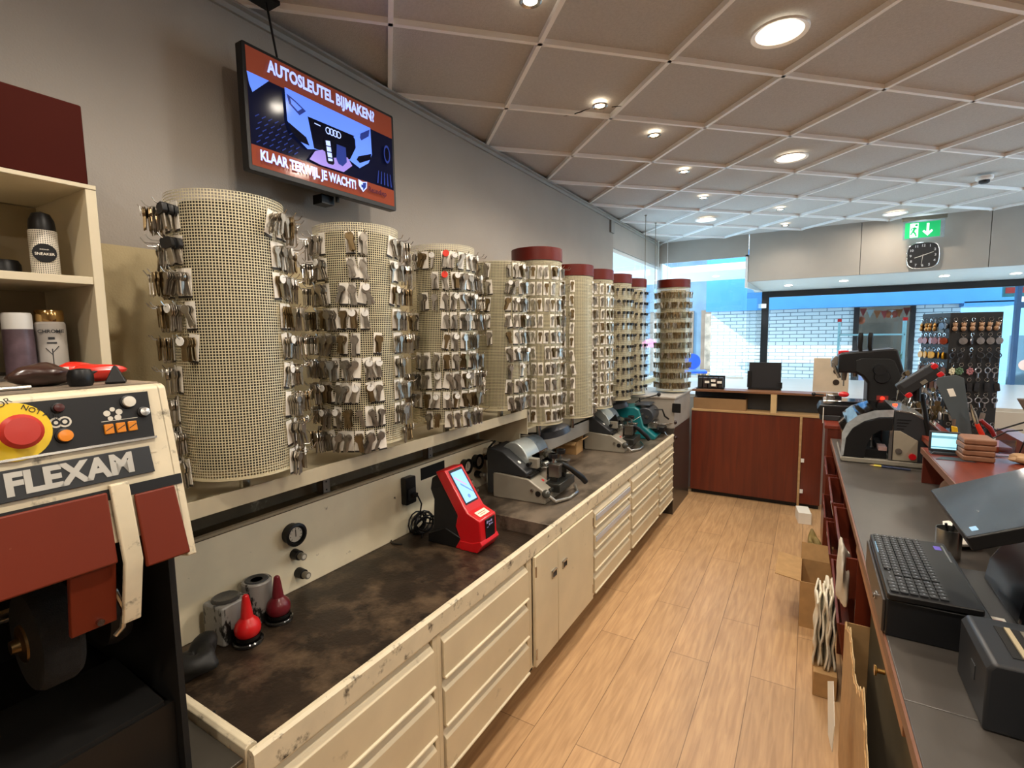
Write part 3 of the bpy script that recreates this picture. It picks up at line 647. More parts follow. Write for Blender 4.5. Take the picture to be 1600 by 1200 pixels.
# ================================================================ shoe finishing machine at the near end
def finisher():
    t = thing('shoe_finishing_machine', 'big worn cream and rust red shoe finishing machine at the near left', 'machine', (-1.4, 0.0, 0))
    def B(mb, nm, mt, bev=0., par=None):
        o = mb.build(nm, mt, par or t, bev)
        if not par: o.location = (1.4, 0, 0)
        return o
    # front plane leans: x = -1.12 at z 1.61, -1.05 at z 1.28
    xf = lambda z: -1.122+(1.61-z)*.215
    ang = math.degrees(math.atan(.215))
    def PL(y, z, off=0.): return TR(xf(z), y, z) @ RO('Y', -ang) @ TR(off, 0, 0) @ FX
    hood = MB()
    hood.prism([(-1.78, 1.585), (-1.78, 1.60), (-1.135, 1.612), (xf(1.606), 1.606), (xf(1.335), 1.335), (-1.085, 1.335), (-1.145, 1.585)], 'y', -.45, .492)
    hood.prism([(-1.78, 1.60), (-1.135, 1.612), (xf(1.606), 1.606), (xf(1.27), 1.27), (-1.09, 1.262), (-1.30, 1.30), (-1.78, 1.30)], 'y', .484, .502)
    B(hood, 'hood', M_CREAMW, .003)
    B(MB().box(-1.78, -1.14, -.44, .498, 1.6125, 1.6145), 'top_sheet', pm('dusty_brown_top', '#74685a', .55, var=.2, scale=12, stain=('#a3917b', 7, .5, .7)))
    p = B(MB().poly([(-.45, -.045), (.01, -.045), (.012, .045), (-.45, .045)], .004, PL(.455, 1.555)), 'control_panel', M_BLACK)
    B(MB().poly([(-.45, -.004), (.012, -.004), (.012, 0), (-.45, 0)], .008, PL(.455, 1.512)), 'panel_edge', M_STEEL)
    MB().poly([(-.45, -.028), (.01, -.028), (.01, 0), (-.45, 0)], .001, PL(.455, 1.509)).build('recess', M_CREAMW, p)
    yel = B(MB().cyl((0, 0, .004), (0, 0, .007), .048, n=36, M=PL(.268, 1.553)), 'stop_button', [pm('yellow_disc', '#d8b615', .45)])
    MB().text('MOTOR', .014, PL(.268, 1.553) @ TR(-.040, .026, .0075) @ RO('Z', 28), .0003).text('NOT AUS', .012, PL(.268, 1.553) @ TR(.012, .037, .0075) @ RO('Z', -30), .0003).build('lettering', M_BLACK, yel, smooth=0)
    MB().lathe([(.013, .006), (.013, .018), (.026, .020), (.028, .028), (.022, .034), (.001, .035)], 28, M=PL(.272, 1.551)).build('mushroom_head', pm('red_button', '#a8281c', .4), yel)
    def btn(y, z, r, c, nm, em=None):
        return B(MB().lathe([(r*1.3, .004), (r*1.3, .007), (r, .008), (r, .014), (.001, .015)], 18, M=PL(y, z), ms=[0, 0, 1, 1]), nm, [M_BLACK, c])
    btn(.328, 1.584, .007, pm('dark_red_lamp', '#3c0e0c', .3), 'indicator'); btn(.330, 1.536, .010, emat('orange_button', '#c8741a', .25), 'push_button')
    btn(.431, 1.582, .010, M_DIAL, 'push_button'); btn(.453, 1.560, .008, M_STEEL, 'toggle_knob')
    sy = MB()
    for dy, r in ((-.006, .009), (.006, .0095)):
        for k in range(3): 
            sy.poly(circ(r-k*.003, 16, dy, 0), .0003, PL(.328, 1.560, .0045+k*.0003), k % 2)
    for k in range(5):
        a = R(72*k+20); sy.poly(circ(.0042 if k % 2 else .0055, 12, .010*math.cos(a), .009*math.sin(a)), .0003, PL(.405, 1.563, .0045), 0)
    sy.poly([(-.03, 0), (.027, 0), (.027, .001), (-.03, .001)], .0003, PL(.415, 1.551, .0045), 0)
    B(sy, 'symbols', [M_DIAL, M_BLACK])
    for i in range(3):
        sw = B(MB().poly(rrect(.014, .018, .001, 2), .008, PL(.394+.0185*i, 1.537)), 'rocker_switch', emat('amber_switch', '#b86c12', .3), .001)
        MB().poly([(-.006, -.004), (.006, .003), (.006, .0045), (-.006, -.0025)], .0004, PL(.394+.0185*i, 1.537, .008)).build('mark', M_BLACK, sw)
    npl = B(MB().poly([(-.27, -.027), (.006, -.027), (.004, .024), (-.27, .024)], .006, PL(.448, 1.472)), 'name_plate', pm('dark_name_plate', '#25272a', .4), .001)
    MB().text('FLEXAM', .050, PL(.448, 1.472) @ TR(-.203, -.0170, .0065), .0008, 0, .0022, 'LEFT', .98).build('lettering', pm('silver_lettering', '#b9b6ae', .35, .3), npl, smooth=0)
    # rust red guards
    B(MB().poly([(-.55, -.125), (-.075, -.125), (-.072, .002), (-.55, .002)], .010, PL(.445, 1.425)), 'guard_panel', M_RUST, .003)
    B(MB().poly([(-.038, -.135), (.038, -.135), (.032, .002), (-.036, .002)], .010, PL(.449, 1.41)), 'guard_panel', M_RUST, .003)
    B(MB().poly([(-.55, -.01), (.05, -.01), (.05, .010), (-.55, .010)], .002, PL(.449, 1.422)), 'slot', M_BLACK)
    B(MB().prism([(-1.075, 1.30), (-1.062, 1.30), (-1.082, 1.185), (-1.094, 1.185)], 'y', .305, .372), 'guard_flap', M_RUST, .002)
    B(MB().cyl((-1.085, .345, 1.197), (-1.072, .345, 1.197), .006, n=10), 'screw', M_STEEL)
    B(MB().prism([(xf(1.44)+.001, 1.44), (xf(1.44)+.012, 1.44), (xf(1.30)+.013, 1.30), (-1.074, 1.175), (-1.083, 1.175), (xf(1.30)+.002, 1.30)], 'y', .378, .407), 'strap', M_CREAMW, .002)
    # dark well with brush wheel
    dk = pm('dull_black_metal', '#0d0c0b', .7, .2, var=.3, scale=10)  # near-black metal with random tone variation
    B(MB().box(-1.78, -1.70, -.45, .50, 0, 1.30).box(-1.78, -1.14, .488, .50, .66, 1.28), 'well', dk)
    B(MB().box(-1.70, -1.165, -.45, .487, 0, .905).box(-1.18, -1.165, -.45, .487, .905, .915), 'dust_bin', pm('dark_bin_metal', '#1f1d1b', .45, .4, var=.2))
    B(MB().cyl((-1.40, -.4, 1.14), (-1.40, .48, 1.14), .014, n=12), 'shaft', M_STEEL)
    wh = B(MB().lathe([(.03, -.035), (.090, -.030), (.096, -.02), (.096, .02), (.090, .030), (.03, .035)], 48, M=TR(-1.24, .315, 1.14) @ RO('X', 90)), 'brush_wheel', pm('black_bristles', '#0f0f0f', .95, var=.5, scale=80, bump=1., bscale=500))
    MB().lathe([(.001, .052), (.012, .052), (.014, .040), (.034, .038), (.036, .034), (.001, .033)][::-1], 28, M=TR(-1.24, .315, 1.14) @ RO('X', 90)).build('hub', pm('dull_brass', '#6a5637', .35, .9), wh)
    B(MB().lathe([(.02, -.025), (.075, -.02), (.08, 0), (.075, .02), (.02, .025)], 36, M=TR(-1.30, .43, 1.12) @ RO('X', 90)), 'brush_wheel', dk)
    B(MB().tube([(-1.09, .375, 1.24), (-1.085, .385, 1.20), (-1.09, .382, 1.165), (-1.10, .374, 1.15)], .005, 8), 'tool_hook', M_STEEL)
    B(MB().prism([(-1.40, .935), (-1.17, .915), (-1.17, .925), (-1.40, .945)], 'y', -.4, .47), 'chute', dk)
finisher()
tag(at(MB().box(-.14, .17, -.12, .040, -.010, 0).box(-.14, .17, -.125, -.12, -.03, .006).build('drip_tray', pm('dull_grey_steel', '#57524a', .4, .6, var=.15), None, .002), (-1.25, .54, .742)), 'grey steel tray slung below the near end of the bench', 'tray')

# ================================================================ shelf cabinet and cans
M_SHELF = pm('cream_shelf_board', '#c9bda2', .5, var=.05, stain=('#7a6c55', 20, .70, .76))
t = thing('shelf_cabinet', 'open cream shelf cabinet with spray cans, left of the key drums', 'shelf', (-1.65, .2, 1.6145))
def B(mb, nm, mt, bev=.001): o = mb.build(nm, mt, t, bev); o.location = (1.65, -.2, -1.6145); return o
B(MB().box(-1.825, -1.50, .535, .556, 1.6150, 2.062), 'side_panel', M_SHELF); B(MB().box(-1.825, -1.50, -.42, -.40, 1.6150, 2.062), 'side_panel', M_SHELF)
B(MB().box(-1.82, -1.502, -.40, .535, 1.836, 1.854), 'shelf_board', M_SHELF); B(MB().box(-1.825, -1.498, -.42, .556, 2.0621, 2.072), 'top_board', M_SHELF)
B(MB().box(-1.828, -1.82, -.42, .55, 1.6150, 2.06), 'back_board', pm('aged_back_board', '#9d8e70', .6)); B(MB().box(-1.81, -1.506, -.40, .535, 1.6150, 1.622), 'shelf_board', pm('dark_brown_board', '#3a332b', .7))  # bottom board is much darker than the other shelf boards
tag(MB().box(-1.80, -1.505, -.42, .545, 2.0725, 2.255).build('header_box', pm('dark_red_paint', '#3a0f07', .7, var=.04, spec=.08), None, .004), 'dark red box lying on top of the shelf cabinet', 'box')
def can(name, label, x, y, z, r, h, parts, mats, rz=0):
    t = thing(name, label, 'spray can', (x, y, z), rz)
    for nm, prof, ms in parts: MB().lathe(prof, 28, ms=ms).build(nm, mats, t)
    return t
def dots(name, base, dot):
    m = pm(name, base, .4, var=.02); nt = m.node_tree; N = nt.nodes; L = nt.links
    tc = N.new('ShaderNodeTexCoord'); sp = N.new('ShaderNodeSeparateXYZ'); L.new(tc.outputs['Object'], sp.inputs[0])
    at2 = N.new('ShaderNodeMath'); at2.operation = 'ARCTAN2'; L.new(sp.outputs['Y'], at2.inputs[0]); L.new(sp.outputs['X'], at2.inputs[1])
    mu = N.new('ShaderNodeMath'); mu.operation = 'MULTIPLY'; mu.inputs[1].default_value = 40/(2*PI); L.new(at2.outputs[0], mu.inputs[0])
    mz = N.new('ShaderNodeMath'); mz.operation = 'MULTIPLY'; mz.inputs[1].default_value = 235; L.new(sp.outputs['Z'], mz.inputs[0])
    cb = N.new('ShaderNodeCombineXYZ'); L.new(mu.outputs[0], cb.inputs[0]); L.new(mz.outputs[0], cb.inputs[1])
    v = N.new('ShaderNodeTexVoronoi'); v.voronoi_dimensions = '2D'; v.inputs['Scale'].default_value = 1; v.inputs['Randomness'].default_value = .0; L.new(cb.outputs[0], v.inputs['Vector'])
    r = N.new('ShaderNodeMath'); r.operation = 'LESS_THAN'; r.inputs[1].default_value = .30; L.new(v.outputs['Distance'], r.inputs[0])
    x = N.new('ShaderNodeMix'); x.data_type = 'RGBA'; L.new(r.outputs[0], x.inputs['Factor']); x.inputs['A'].default_value = lin(base); x.inputs['B'].default_value = lin(dot); L.new(x.outputs['Result'], N['Principled BSDF'].inputs['Base Color'])
    return m
c = can('spray_can', 'white dotted spray can with a black cap on the upper shelf', -1.60, .478, 1.8545, .026, .15, [('body', [(.026, 0), (.027, .003), (.027, .108), (.026, .110)], [0, 0, 0])], [dots('dotted_white_label', '#d8d2c4', '#2a2726')])
MB().lathe([(.0255, .110), (.0255, .118), (.0235, .135), (.017, .150), (.001, .156)], 28).build('cap', M_BLACK, c)
lb = MB().cyl((.0262, 0, .055), (.0285, 0, .055), .022, n=28).build('round_label', M_BLACK, c); lb.rotation_euler = (0, 0, R(-16))
tx = MB().text('SNEAKER', .0085, TR(.0288, 0, .050) @ FX, .0002, 0, .0001, 'CENTER').text('SNEAKER', .004, TR(.0288, 0, .062) @ FX, .0002, 0, 0, 'CENTER').build('lettering', M_PAPER, lb, smooth=0)
c = can('spray_can', 'grey spray can marked chrome with a shiny gold cap on the lower shelf', -1.60, .474, 1.6225, .028, .155, [('body', [(.028, 0), (.029, .003), (.029, .120), (.026, .125)], [0, 0, 0])], [pm('pale_grey_label', '#b7b2ac', .4)])
MB().lathe([(.0265, .125), (.0275, .128), (.0275, .150), (.026, .153), (.001, .153)], 28).build('cap', pm('gold_metal', '#c9a56a', .15, 1.), c)
tx = MB().text('CHROME', .0115, TR(.0292, 0, .098) @ FX, .0002, 0, .0003, 'CENTER').box(.029, .0294, -.006, .006, .082, .088).box(.029, .0294, -.009, .009, .072, .076).cyl((.0285, 0, .02), (.0285, 0, .06), .0012, n=6).cyl((.0285, 0, .05), (.0285, .012, .066), .0009, n=6).cyl((.0285, 0, .045), (.0285, -.012, .062), .0009, n=6).build('lettering', M_DKGR, c, smooth=0); tx.rotation_euler = (0, 0, R(-16))
c = can('spray_can', 'spray can with a white cap and dark wavy label, leftmost on the lower shelf', -1.60, .415, 1.6225, .028, .145, [('body', [(.027, 0), (.028, .003), (.028, .085), (.027, .107)], [0, 0, 0])], [pm('plum_label', '#5c4a52', .4, var=.35, scale=30)])
MB().lathe([(.027, .107), (.027, .140), (.025, .145), (.001, .145)], 28).build('cap', M_WHITE, c)
c = can('spray_can', 'slim black can in the shadow behind the can with the gold cap', -1.70, .49, 1.6225, .02, .13, [('body', [(.02, 0), (.021, .003), (.021, .12), (.001, .125)], [0, 0, 0])], [M_BLACK])
c = can('shoe_cream_tube', 'dark can lying in shadow at the left of the upper shelf', -1.66, .42, 1.8545, .02, .05, [('body', [(.03, 0), (.03, .03), (.025, .04), (.001, .04)], [0, 0, 0])], [M_BLACK]); c['category'] = 'tin'
# things on top of the machine
def crumple(sx, sy, sz, seed, amp=.25, n=24):
    mb = MB(); mb.ball((0, 0, sz), (sx, sy, sz), n); rng = random.Random(seed)
    dirs = [(Vector((rng.gauss(0, 1), rng.gauss(0, 1), rng.gauss(0, 1))).normalized(), rng.uniform(.3, 1)) for _ in range(26)]
    for v in mb.bm.verts:
        d = Vector((v.co.x/sx, v.co.y/sy, (v.co.z-sz)/sz)).normalized(); k = 1+amp*sum(w*max(0, d.dot(q))**14*(1 if i % 2 else -1) for i, (q, w) in enumerate(dirs))
        v.co = Vector((v.co.x*k, v.co.y*k, max(0, sz+(v.co.z-sz)*k)))
    return mb
TZ = 1.615
tag(at(crumple(.045, .045, .020, 5).build('wrapped_bread', pm('brown_shiny_wrap', '#3a241e', .3, var=.2, coat=.4), smooth=50), (-1.27, .352, TZ), -10), 'dark brown shiny wrapped bundle lying on the finishing machine', 'package')
t = thing('red_wrapper', 'crumpled red and white wrapper on top of the finishing machine', 'wrapper', (-1.285, .43, TZ), 78)
crumple(.055, .022, .019, 9, .35, 30).build('foil', pm('red_foil', '#c8281a', .3, var=.12, scale=60, coat=.4), t, smooth=20); MB().box(-.044, -.028, -.0235, -.019, .008, .034).build('white_label', M_PAPER, t)
tag(at(MB().lathe([(.017, 0), (.020, .006), (.020, .022), (.016, .031), (.006, .033), (.001, .033)], 24).cyl((0, .018, .024), (0, .027, .026), .004, .001, 8).build('rubber_ball', M_BLACK), (-1.19, .389, TZ), 0), 'round black rubber ball with a nib in front of the red wrapper', 'ball')
tag(at(MB().lathe([(.022, 0), (.023, .004), (.014, .018), (.006, .032), (.002, .036)], 4).build('black_wedge', M_BLACK, None, .003), (-1.19, .445, TZ), 20), 'black pointed rubber wedge in front of the red wrapper', 'wedge')
tag(at(MB().tube([(0, -.09, .004), (0, -.02, .004), (0, .04, .004)], .004, 8).build('metal_rod', M_STEEL), (-1.20, .28, TZ), 0), 'thin steel rod at the left edge on the finishing machine', 'rod')
# ================================================================ glue bottles, pots, rag
def bottle(x, y, z, col, label, rz):
    t = thing('glue_bottle', label, 'bottle', (x, y, z), rz)
    MB().lathe([(.001, .0), (.045, .0), (.047, .003), (.047, .010), (.043, .013), (.041, .006), (.001, .005)][::-1], 32).build('saucer', pm('stained_glass_dish', '#1e1d1c', .15, var=.3, coat=.6), t)
    MB().lathe([(.035, .005), (.038, .012), (.038, .03), (.001, .031)], 28).build('base', pm('black_glue', '#0c0b0b', .2, var=.2), t)
    MB().lathe([(.034, .030), (.040, .040), (.041, .055), (.036, .072), (.024, .085), (.020, .090), (.013, .145), (.010, .163), (.006, .167), (.001, .168)], 32).build('nozzle_body', col, t)
bottle(-1.583, .895, ZN, pm('bright_red_rubber', '#d21a1c', .35, var=.05, stain=('#2a0d0b', 60, .70, .72), coat=.2), 'bright red cone-nosed glue bottle in a black dish, nearer the machine', 0)
bottle(-1.612, 1.028, ZN, pm('dark_red_rubber', '#6a1520', .35, var=.12, coat=.2), 'dark wine red cone-nosed glue bottle in a black dish, behind the bright one', 20)
M_POT = pm('smeared_glue_pot', '#8d8a85', .35, var=.1, stain=('#141210', 28, .56, .60), stretch=(1, 1, .35))
t = thing('glue_pot', 'square smeared grey glue pot with round lid behind the bright red bottle', 'pot', (-1.675, .880, ZN), 8)
MB().prism(rrect(.10, .105, .012, 3), 'z', 0, .135).build('body', M_POT, t, .006); MB().lathe([(.044, .135), (.044, .142), (.038, .145), (.030, .141), (.001, .141)], 28).build('lid', pm('dark_stained_lid', '#3c3a38', .25, var=.3), t)
t = thing('glue_pot', 'smaller smeared glue pot with a hole in its lid behind the dark red bottle', 'pot', (-1.69, 1.00, ZN), 8)
MB().lathe([(.045, 0), (.05, .004), (.05, .142), (.046, .147), (.04, .147)], 28).build('body', M_POT, t); MB().lathe([(.040, .147), (.036, .150), (.02, .147), (.018, .120), (.001, .119)], 24).build('lid', M_DKGR, t)
tag(at(crumple(.075, .06, .045, 21, .45, 34).build('oily_rag', pm('black_oily_cloth', '#141311', .6, var=.5, scale=20, bump=.4, bscale=40), smooth=60), (-1.58, .725, ZN), 30), 'black oily crumpled rag at the near end of the bench', 'rag')
tag(at(MB().cyl((0, 0, 0), (0, 0, .018), .012, n=6).cyl((0, 0, .018), (0, 0, .022), .006, n=8).tube([(.012, 0, .01), (.03, .008, .008), (.035, .02, .008)], .004, 6).build('wing_bolt', M_BLKM), (-1.385, .64, ZN), 0), 'black wing bolt by the end rim of the bench', 'bolt')

# ================================================================ red diagnostic device
def red_device():
    t = thing('key_programmer', 'red and black key programming device with a lit sloping screen on the bench', 'device', (-1.43, 1.90, ZN), 2)
    # local x to the front, y across; side outline (x, z)
    back = [(-.165, 0), (-.165, .05), (-.135, .075), (-.125, .22), (-.145, .27), (-.135, .325), (-.09, .355), (-.05, .362), (.03, .10), (.03, .0)]
    MB().prism(back, 'y', -.066, .066).build('rear_body', pm('matte_black_plastic', '#131315', .55), t, .008)
    MB().prism([(-.165, 0), (-.165, .045), (-.06, .09), (.045, .05), (.045, 0)], 'y', -.070, .070).build('foot', M_BLACK, t, .005)
    shell = [(.0, 0), (.125, 0), (.150, .035), (.143, .155), (.075, .185), (-.048, .374), (-.105, .362), (-.095, .345), (.018, .165), (.005, .11), (.03, .05)]
    MB().prism(shell, 'y', -.074, .074).build('shell', M_RED, t, .006, seg=3)
    MB().prism([(.03, .045), (.10, .045), (.148, .06), (.158, .04), (.13, 0), (.03, 0)], 'y', -.078, .078).build('chin', M_RED, t, .004)
    a = math.degrees(math.atan2(.189, -.123))   # slope direction
    M = TR(.0135, 0, .2795) @ RO('Y', -(90-57)) @ FX
    M = Matrix(((0, -.545, .838, .0135), (1, 0, 0, 0), (0, .838, .545, .2795), (0, 0, 0, 1)))
    s = MB().poly(rrect(.108, .182, .004, 3, 0, .012), .001, M).build('bezel', M_BLACK, t)
    sc = MB().poly(rrect(.092, .160, .002, 2, 0, .010), .0008, M @ TR(0, 0, .0012), 0)
    for k, (u, v) in enumerate(((-.03, .06), (-.01, .02))): sc.poly([(u-.01, v), (u+.05, v-.055), (u+.054, v-.049), (u-.006, v+.008)], .0004, M @ TR(0, 0, .002), 1 if k == 0 else 2)
    sc.poly(circ(.010, 16, .0, -.045), .0004, M @ TR(0, 0, .002), 2)
    sc.build('screen', [emat('lit_screen', '#7fb2ee', .95), emat('screen_line_pink', '#b793c6', .7), emat('screen_line_blue', '#5b86cf', .6)], s, smooth=0)
    M2 = Matrix(((0, -.914, .405, .111), (1, 0, 0, 0), (0, .405, .914, .171), (0, 0, 0, 1)))
    lb = MB().poly(rrect(.085, .036, .002, 2), .001, M2).build('sticker', pm('cream_sticker', '#e8dcc0', .6), t)
    MB().poly([(-.03, .002), (.03, .002), (.03, .006), (-.03, .006)], .0003, M2 @ TR(0, 0, .001)).poly([(-.025, -.008), (.02, -.008), (.02, -.005), (-.025, -.005)], .0003, M2 @ TR(0, 0, .001)).build('print', pm('red_print', '#a3483c', .6), lb)
    f = MB().box(.1455, .150, -.030, .052, .055, .150).build('front_plate', M_BLACK, t, .001)
    m = MB()
    for (y0, y1, z, h) in ((-.022, -.010, .128, .012), (-.006, .012, .131, .006), (.014, .026, .129, .010), (-.002, .010, .114, .010), (.014, .034, .116, .005), (-.020, -.006, .108, .003)): m.box(.1501, .1506, y0, y1, z, z+h)
    m.build('faded_print', pm('lavender_print', '#9a94c4', .5), f, smooth=0)
red_device()

# ================================================================ key cutting machines
def cutter(x, y, z, label, clutter):
    t = thing('key_cutting_machine', label, 'machine', (x, y, z), 3)
    gm = pm('warm_grey_machine_paint', '#8e887b', .38, .15, var=.05); dk = pm('anthracite_housing', '#26282b', .42, var=.08)
    hood = pm('silver_hood', '#b3bab8', .32, .55, var=.04); blu = pm('blue_grey_housing', '#57626b', .38, .2)
    MB().prism([(-.16, 0), (.165, 0), (.17, .01), (.17, .068), (.06, .135), (-.155, .15), (-.165, .14), (-.165, .01)], 'y', -.155, .25).build('base', gm, t, .008, seg=3)
    MB().box(-.14, .14, -.14, .14, -.0, .004).build('foot_pad', M_BLACK, t)
    MB().prism([(-.205, .02), (-.205, .275), (-.19, .29), (-.10, .275), (.055, .165), (.055, .140), (-.14, .150), (-.165, .02)], 'y', -.152, .247).build('rear_housing', dk, t, .006, seg=3)
    strip = MB().prism([(-.13, .270), (-.12, .275), (.035, .172), (.028, .165)], 'y', -.150, -.075).build('control_strip', pm('grey_control_strip', '#4d5557', .4), t, .002)
    MB().prism(circ(.010, 14), 'z', 0, .006, 0, TR(-.070, -.112, .2455) @ RO('Y', 33.6)).build('indicator', emat('orange_red_lamp', '#ff4a20', 2.2), strip)
    MB().prism(circ(.011, 14), 'z', 0, .008, 0, TR(-.015, -.112, .208) @ RO('Y', 33.6)).build('push_button', M_WHITE, strip)
    arch = [(.07*1.0*math.cos(R(a))*1.55-.075, .15+.165*math.sin(R(a))) for a in range(0, 181, 12)]
    MB().prism(arch, 'y', -.070, .10).build('motor_hood', hood, t, .006, seg=3)
    MB().prism([(-.075+(p[0]+.075)*1.02, .15+(p[1]-.15)*.97) for p in arch], 'y', .10, .24).build('side_hood', blu, t, .02, seg=3)
    tr = MB().box(-.02, .075, -.145, -.03, .135, .150)
    tray = tr.build('tool_tray', M_BLACK, t, .002)
    for i in range(4): MB().box(.0, .07, -.135+i*.022, -.128+i*.022, .150, .158).build('tool_slot', M_STEEL, tray)
    MB().prism([(.03, .24), (.085, .215), (.098, .17), (.093, .165), (.08, .21), (.03, .234)], 'y', -.035, .19).build('visor', glassmat('clear_visor', (.86, .9, .88), .25), t)
    MB().box(.03, .085, -.075, -.038, .175, .232).build('visor_block', gm, t, .003)
    kn = MB().cyl((.045, -.075, .205), (.045, -.105, .205), .007, n=10).cyl((.045, -.105, .205), (.045, -.120, .205), .012, n=12).build('visor_knob', M_BLACK, t)
    MB().box(.04, .12, -.02, .19, .095, .175).cyl((.085, .0, .17), (.085, .05, .17), .028, n=20).build('cutter_head', M_STEEL, t, .003)
    car = MB().box(.10, .215, -.06, .18, .045, .095).cyl((.17, -.10, .065), (.17, .22, .065), .012, n=12).prism([(.13, .09), (.18, .09), (.18, .17), (.15, .18)], 'y', -.015, .015).prism([(.13, .09), (.18, .09), (.18, .17), (.15, .18)], 'y', .105, .135).build('carriage', pm('dark_cast_metal', '#33332f', .35, .6), t, .004)
    for k, yy in enumerate((.0, .12)):
        v = MB().box(.13, .195, yy-.022, yy+.022, .12, .185).box(.125, .200, yy-.026, yy+.026, .185, .198).build('clamp', pm('steel_clamp', '#6f6b63', .3, .8), t, .003)
        MB().cyl((.155, yy, .195), (.150, yy, .240), .008, n=10).build('clamp_post', M_STEEL, v)
        w = MB()
        for s_ in range(6): w.box(-.026, .026, -.008, .008, 0, .024, 0, TR(.150, yy, .232) @ RO('Z', s_*30))
        w.cyl((.15, yy, .230), (.15, yy, .242), .026, n=18).build('clamp_knob', M_BLACK, v, .001)
    MB().tube([(.18, .05, .19), (.22, .10, .15), (.27, .16, .085), (.285, .18, .055)], [.012, .016, .018, .017], 12).build('feed_handle', M_BLACK, t)
    lv = MB().tube([(.17, -.14, .055), (.215, -.12, .018), (.255, -.02, .012), (.26, .10, .014), (.21, .20, .02)], .010, 10).build('return_lever', M_STEEL, t)
    MB().ball((.172, -.150, .062), .024, 18).build('ball_grip', pm('dark_ball_grip', '#3d3d38', .25), lv)
    MB().cyl((.09, -.155, .075), (.09, -.168, .075), .009, n=12).build('toggle', M_STEEL, t); MB().cyl((.125, -.155, .058), (.125, -.159, .058), .016, n=20).build('socket_plug', M_BLACK, t)
    MB().ball((.105, -.05, .10), .012, 12).build('red_knob', M_RED, t)
    return t
cutter(-1.405, 2.535, ZT, 'silver and black key cutting machine nearest on the bench, right of the red device', 0)
cutter(-1.405, 3.90, ZT, 'silver and black key cutting machine farther along the bench, before the teal one', 1)
tag(at(MB().prism([(0, -.012), (.05, -.02), (.075, .0), (.05, .02), (0, .012)], 'z', 0, .002, 0, RO('Y', -35)).build('loose_tag', M_PAPER), (-1.25, 4.05, ZT+.21)), 'white paper tag stuck in the farther silver machine', 'tag')
tag(at(MB().prism([(-.04, 0), (.04, 0), (.02, .06)], 'y', -.002, .002).build('black_card', M_BLACK), (-1.345, 3.83, ZT+.235)), 'black card leaning on the farther silver machine', 'card')
def teal_machine():
    t = thing('key_cutting_machine', 'teal key cutting machine with long ball-ended arms at the far end of the bench', 'machine', (-1.36, 4.88, ZT), 4)
    tl = pm('teal_machine_paint', '#0f6a70', .32, var=.05, coat=.3); dk = pm('dark_slate_head', '#2c3036', .4, var=.08)
    t.location = (-1.315, 4.478, ZT)
    MB().prism([(-.20, 0), (.16, 0), (.17, .03), (.06, .115), (.02, .26), (-.02, .285), (-.20, .27), (-.22, .25), (-.22, .02)], 'y', -.15, .15).build('body', tl, t, .012, seg=3)
    MB().cyl((.065, -.135, .205), (.065, .14, .205), .075, n=32).build('motor_drum', dk, t, .008); 
    MB().cyl((.085, -.136, .20), (.085, -.140, .20), .015, n=16).cyl((.045, -.136, .225), (.045, -.140, .225), .010, n=16).build('dial', M_STEEL, t)
    MB().box(-.03, .10, -.11, .12, .295, .305).build('top_tray', M_DKGR, t, .003)
    MB().cyl((.08, -.06, .18), (.11, -.06, .18), .035, n=24).box(.08, .16, -.08, .06, .09, .15).build('cutter_head', M_STEEL, t, .003)
    MB().box(.12, .22, -.05, .09, .05, .10).cyl((.17, -.09, .08), (.17, .16, .08), .012, n=12).build('carriage', M_BLKM, t, .003)
    for nm, pts in (('arm', [(.17, .10, .10), (.28, .16, .115)]), ('arm', [(.17, .05, .09), (.22, .10, .0), (.29, .13, -.02)])):
        p = pts[-1]; a = MB().tube(pts, .005, 8).build(nm, M_STEEL, t); MB().ball(p, .019, 14).build('ball_grip', pm('maroon_ball', '#2a1416', .2), a)
    a = MB().tube([(-.06, .05, .30), (.0, .06, .335), (.13, .14, .37)], .006, 8).cyl((-.02, .05, .29), (-.02, .05, .345), .006, n=8).build('arm', M_BLACK, t); MB().ball((.135, .143, .372), .019, 14).build('ball_grip', M_BLACK, a)
    MB().tube([(.10, .0, .25), (.19, .02, .25), (.21, .03, .19), (.24, .06, .16)], .008, 8).build('guard_bar', M_BLKM, t)
teal_machine()
# carton between the two silver machines
def open_box(name, label, cat, loc, rz, w, d, h, flaps, mt=None, th=.004):
    t = thing(name, label, cat, loc, rz); mt = mt or M_CARD
    b = MB().box(-w/2, w/2, -d/2, d/2, 0, th).box(-w/2, -w/2+th, -d/2, d/2, th, h).box(w/2-th, w/2, -d/2, d/2, th, h).box(-w/2+th, w/2-th, -d/2, -d/2+th, th, h).box(-w/2+th, w/2-th, d/2-th, d/2, th, h)
    b.build('tray', mt, t)
    for side, ln, an in flaps:
        if side in ('l', 'r'): m = MB().box(0, ln, -d/2, d/2, -th/2, th/2); M = TR((w/2 if side == 'r' else -w/2), 0, h) @ RO('Y', -an if side == 'r' else 180+an)
        else: m = MB().box(-w/2, w/2, 0, ln, -th/2, th/2); M = TR(0, (d/2 if side == 'b' else -d/2), h) @ RO('X', an if side == 'b' else 180-an)
        m.build('flap', mt, t, M=M)
    return t
open_box('cardboard_box', 'small open brown cardboard box between the two silver cutting machines', 'box', (-1.63, 3.60, ZT), 5, .17, .16, .10, [('r', .05, 25), ('f', .05, -20), ('b', .06, 55)])
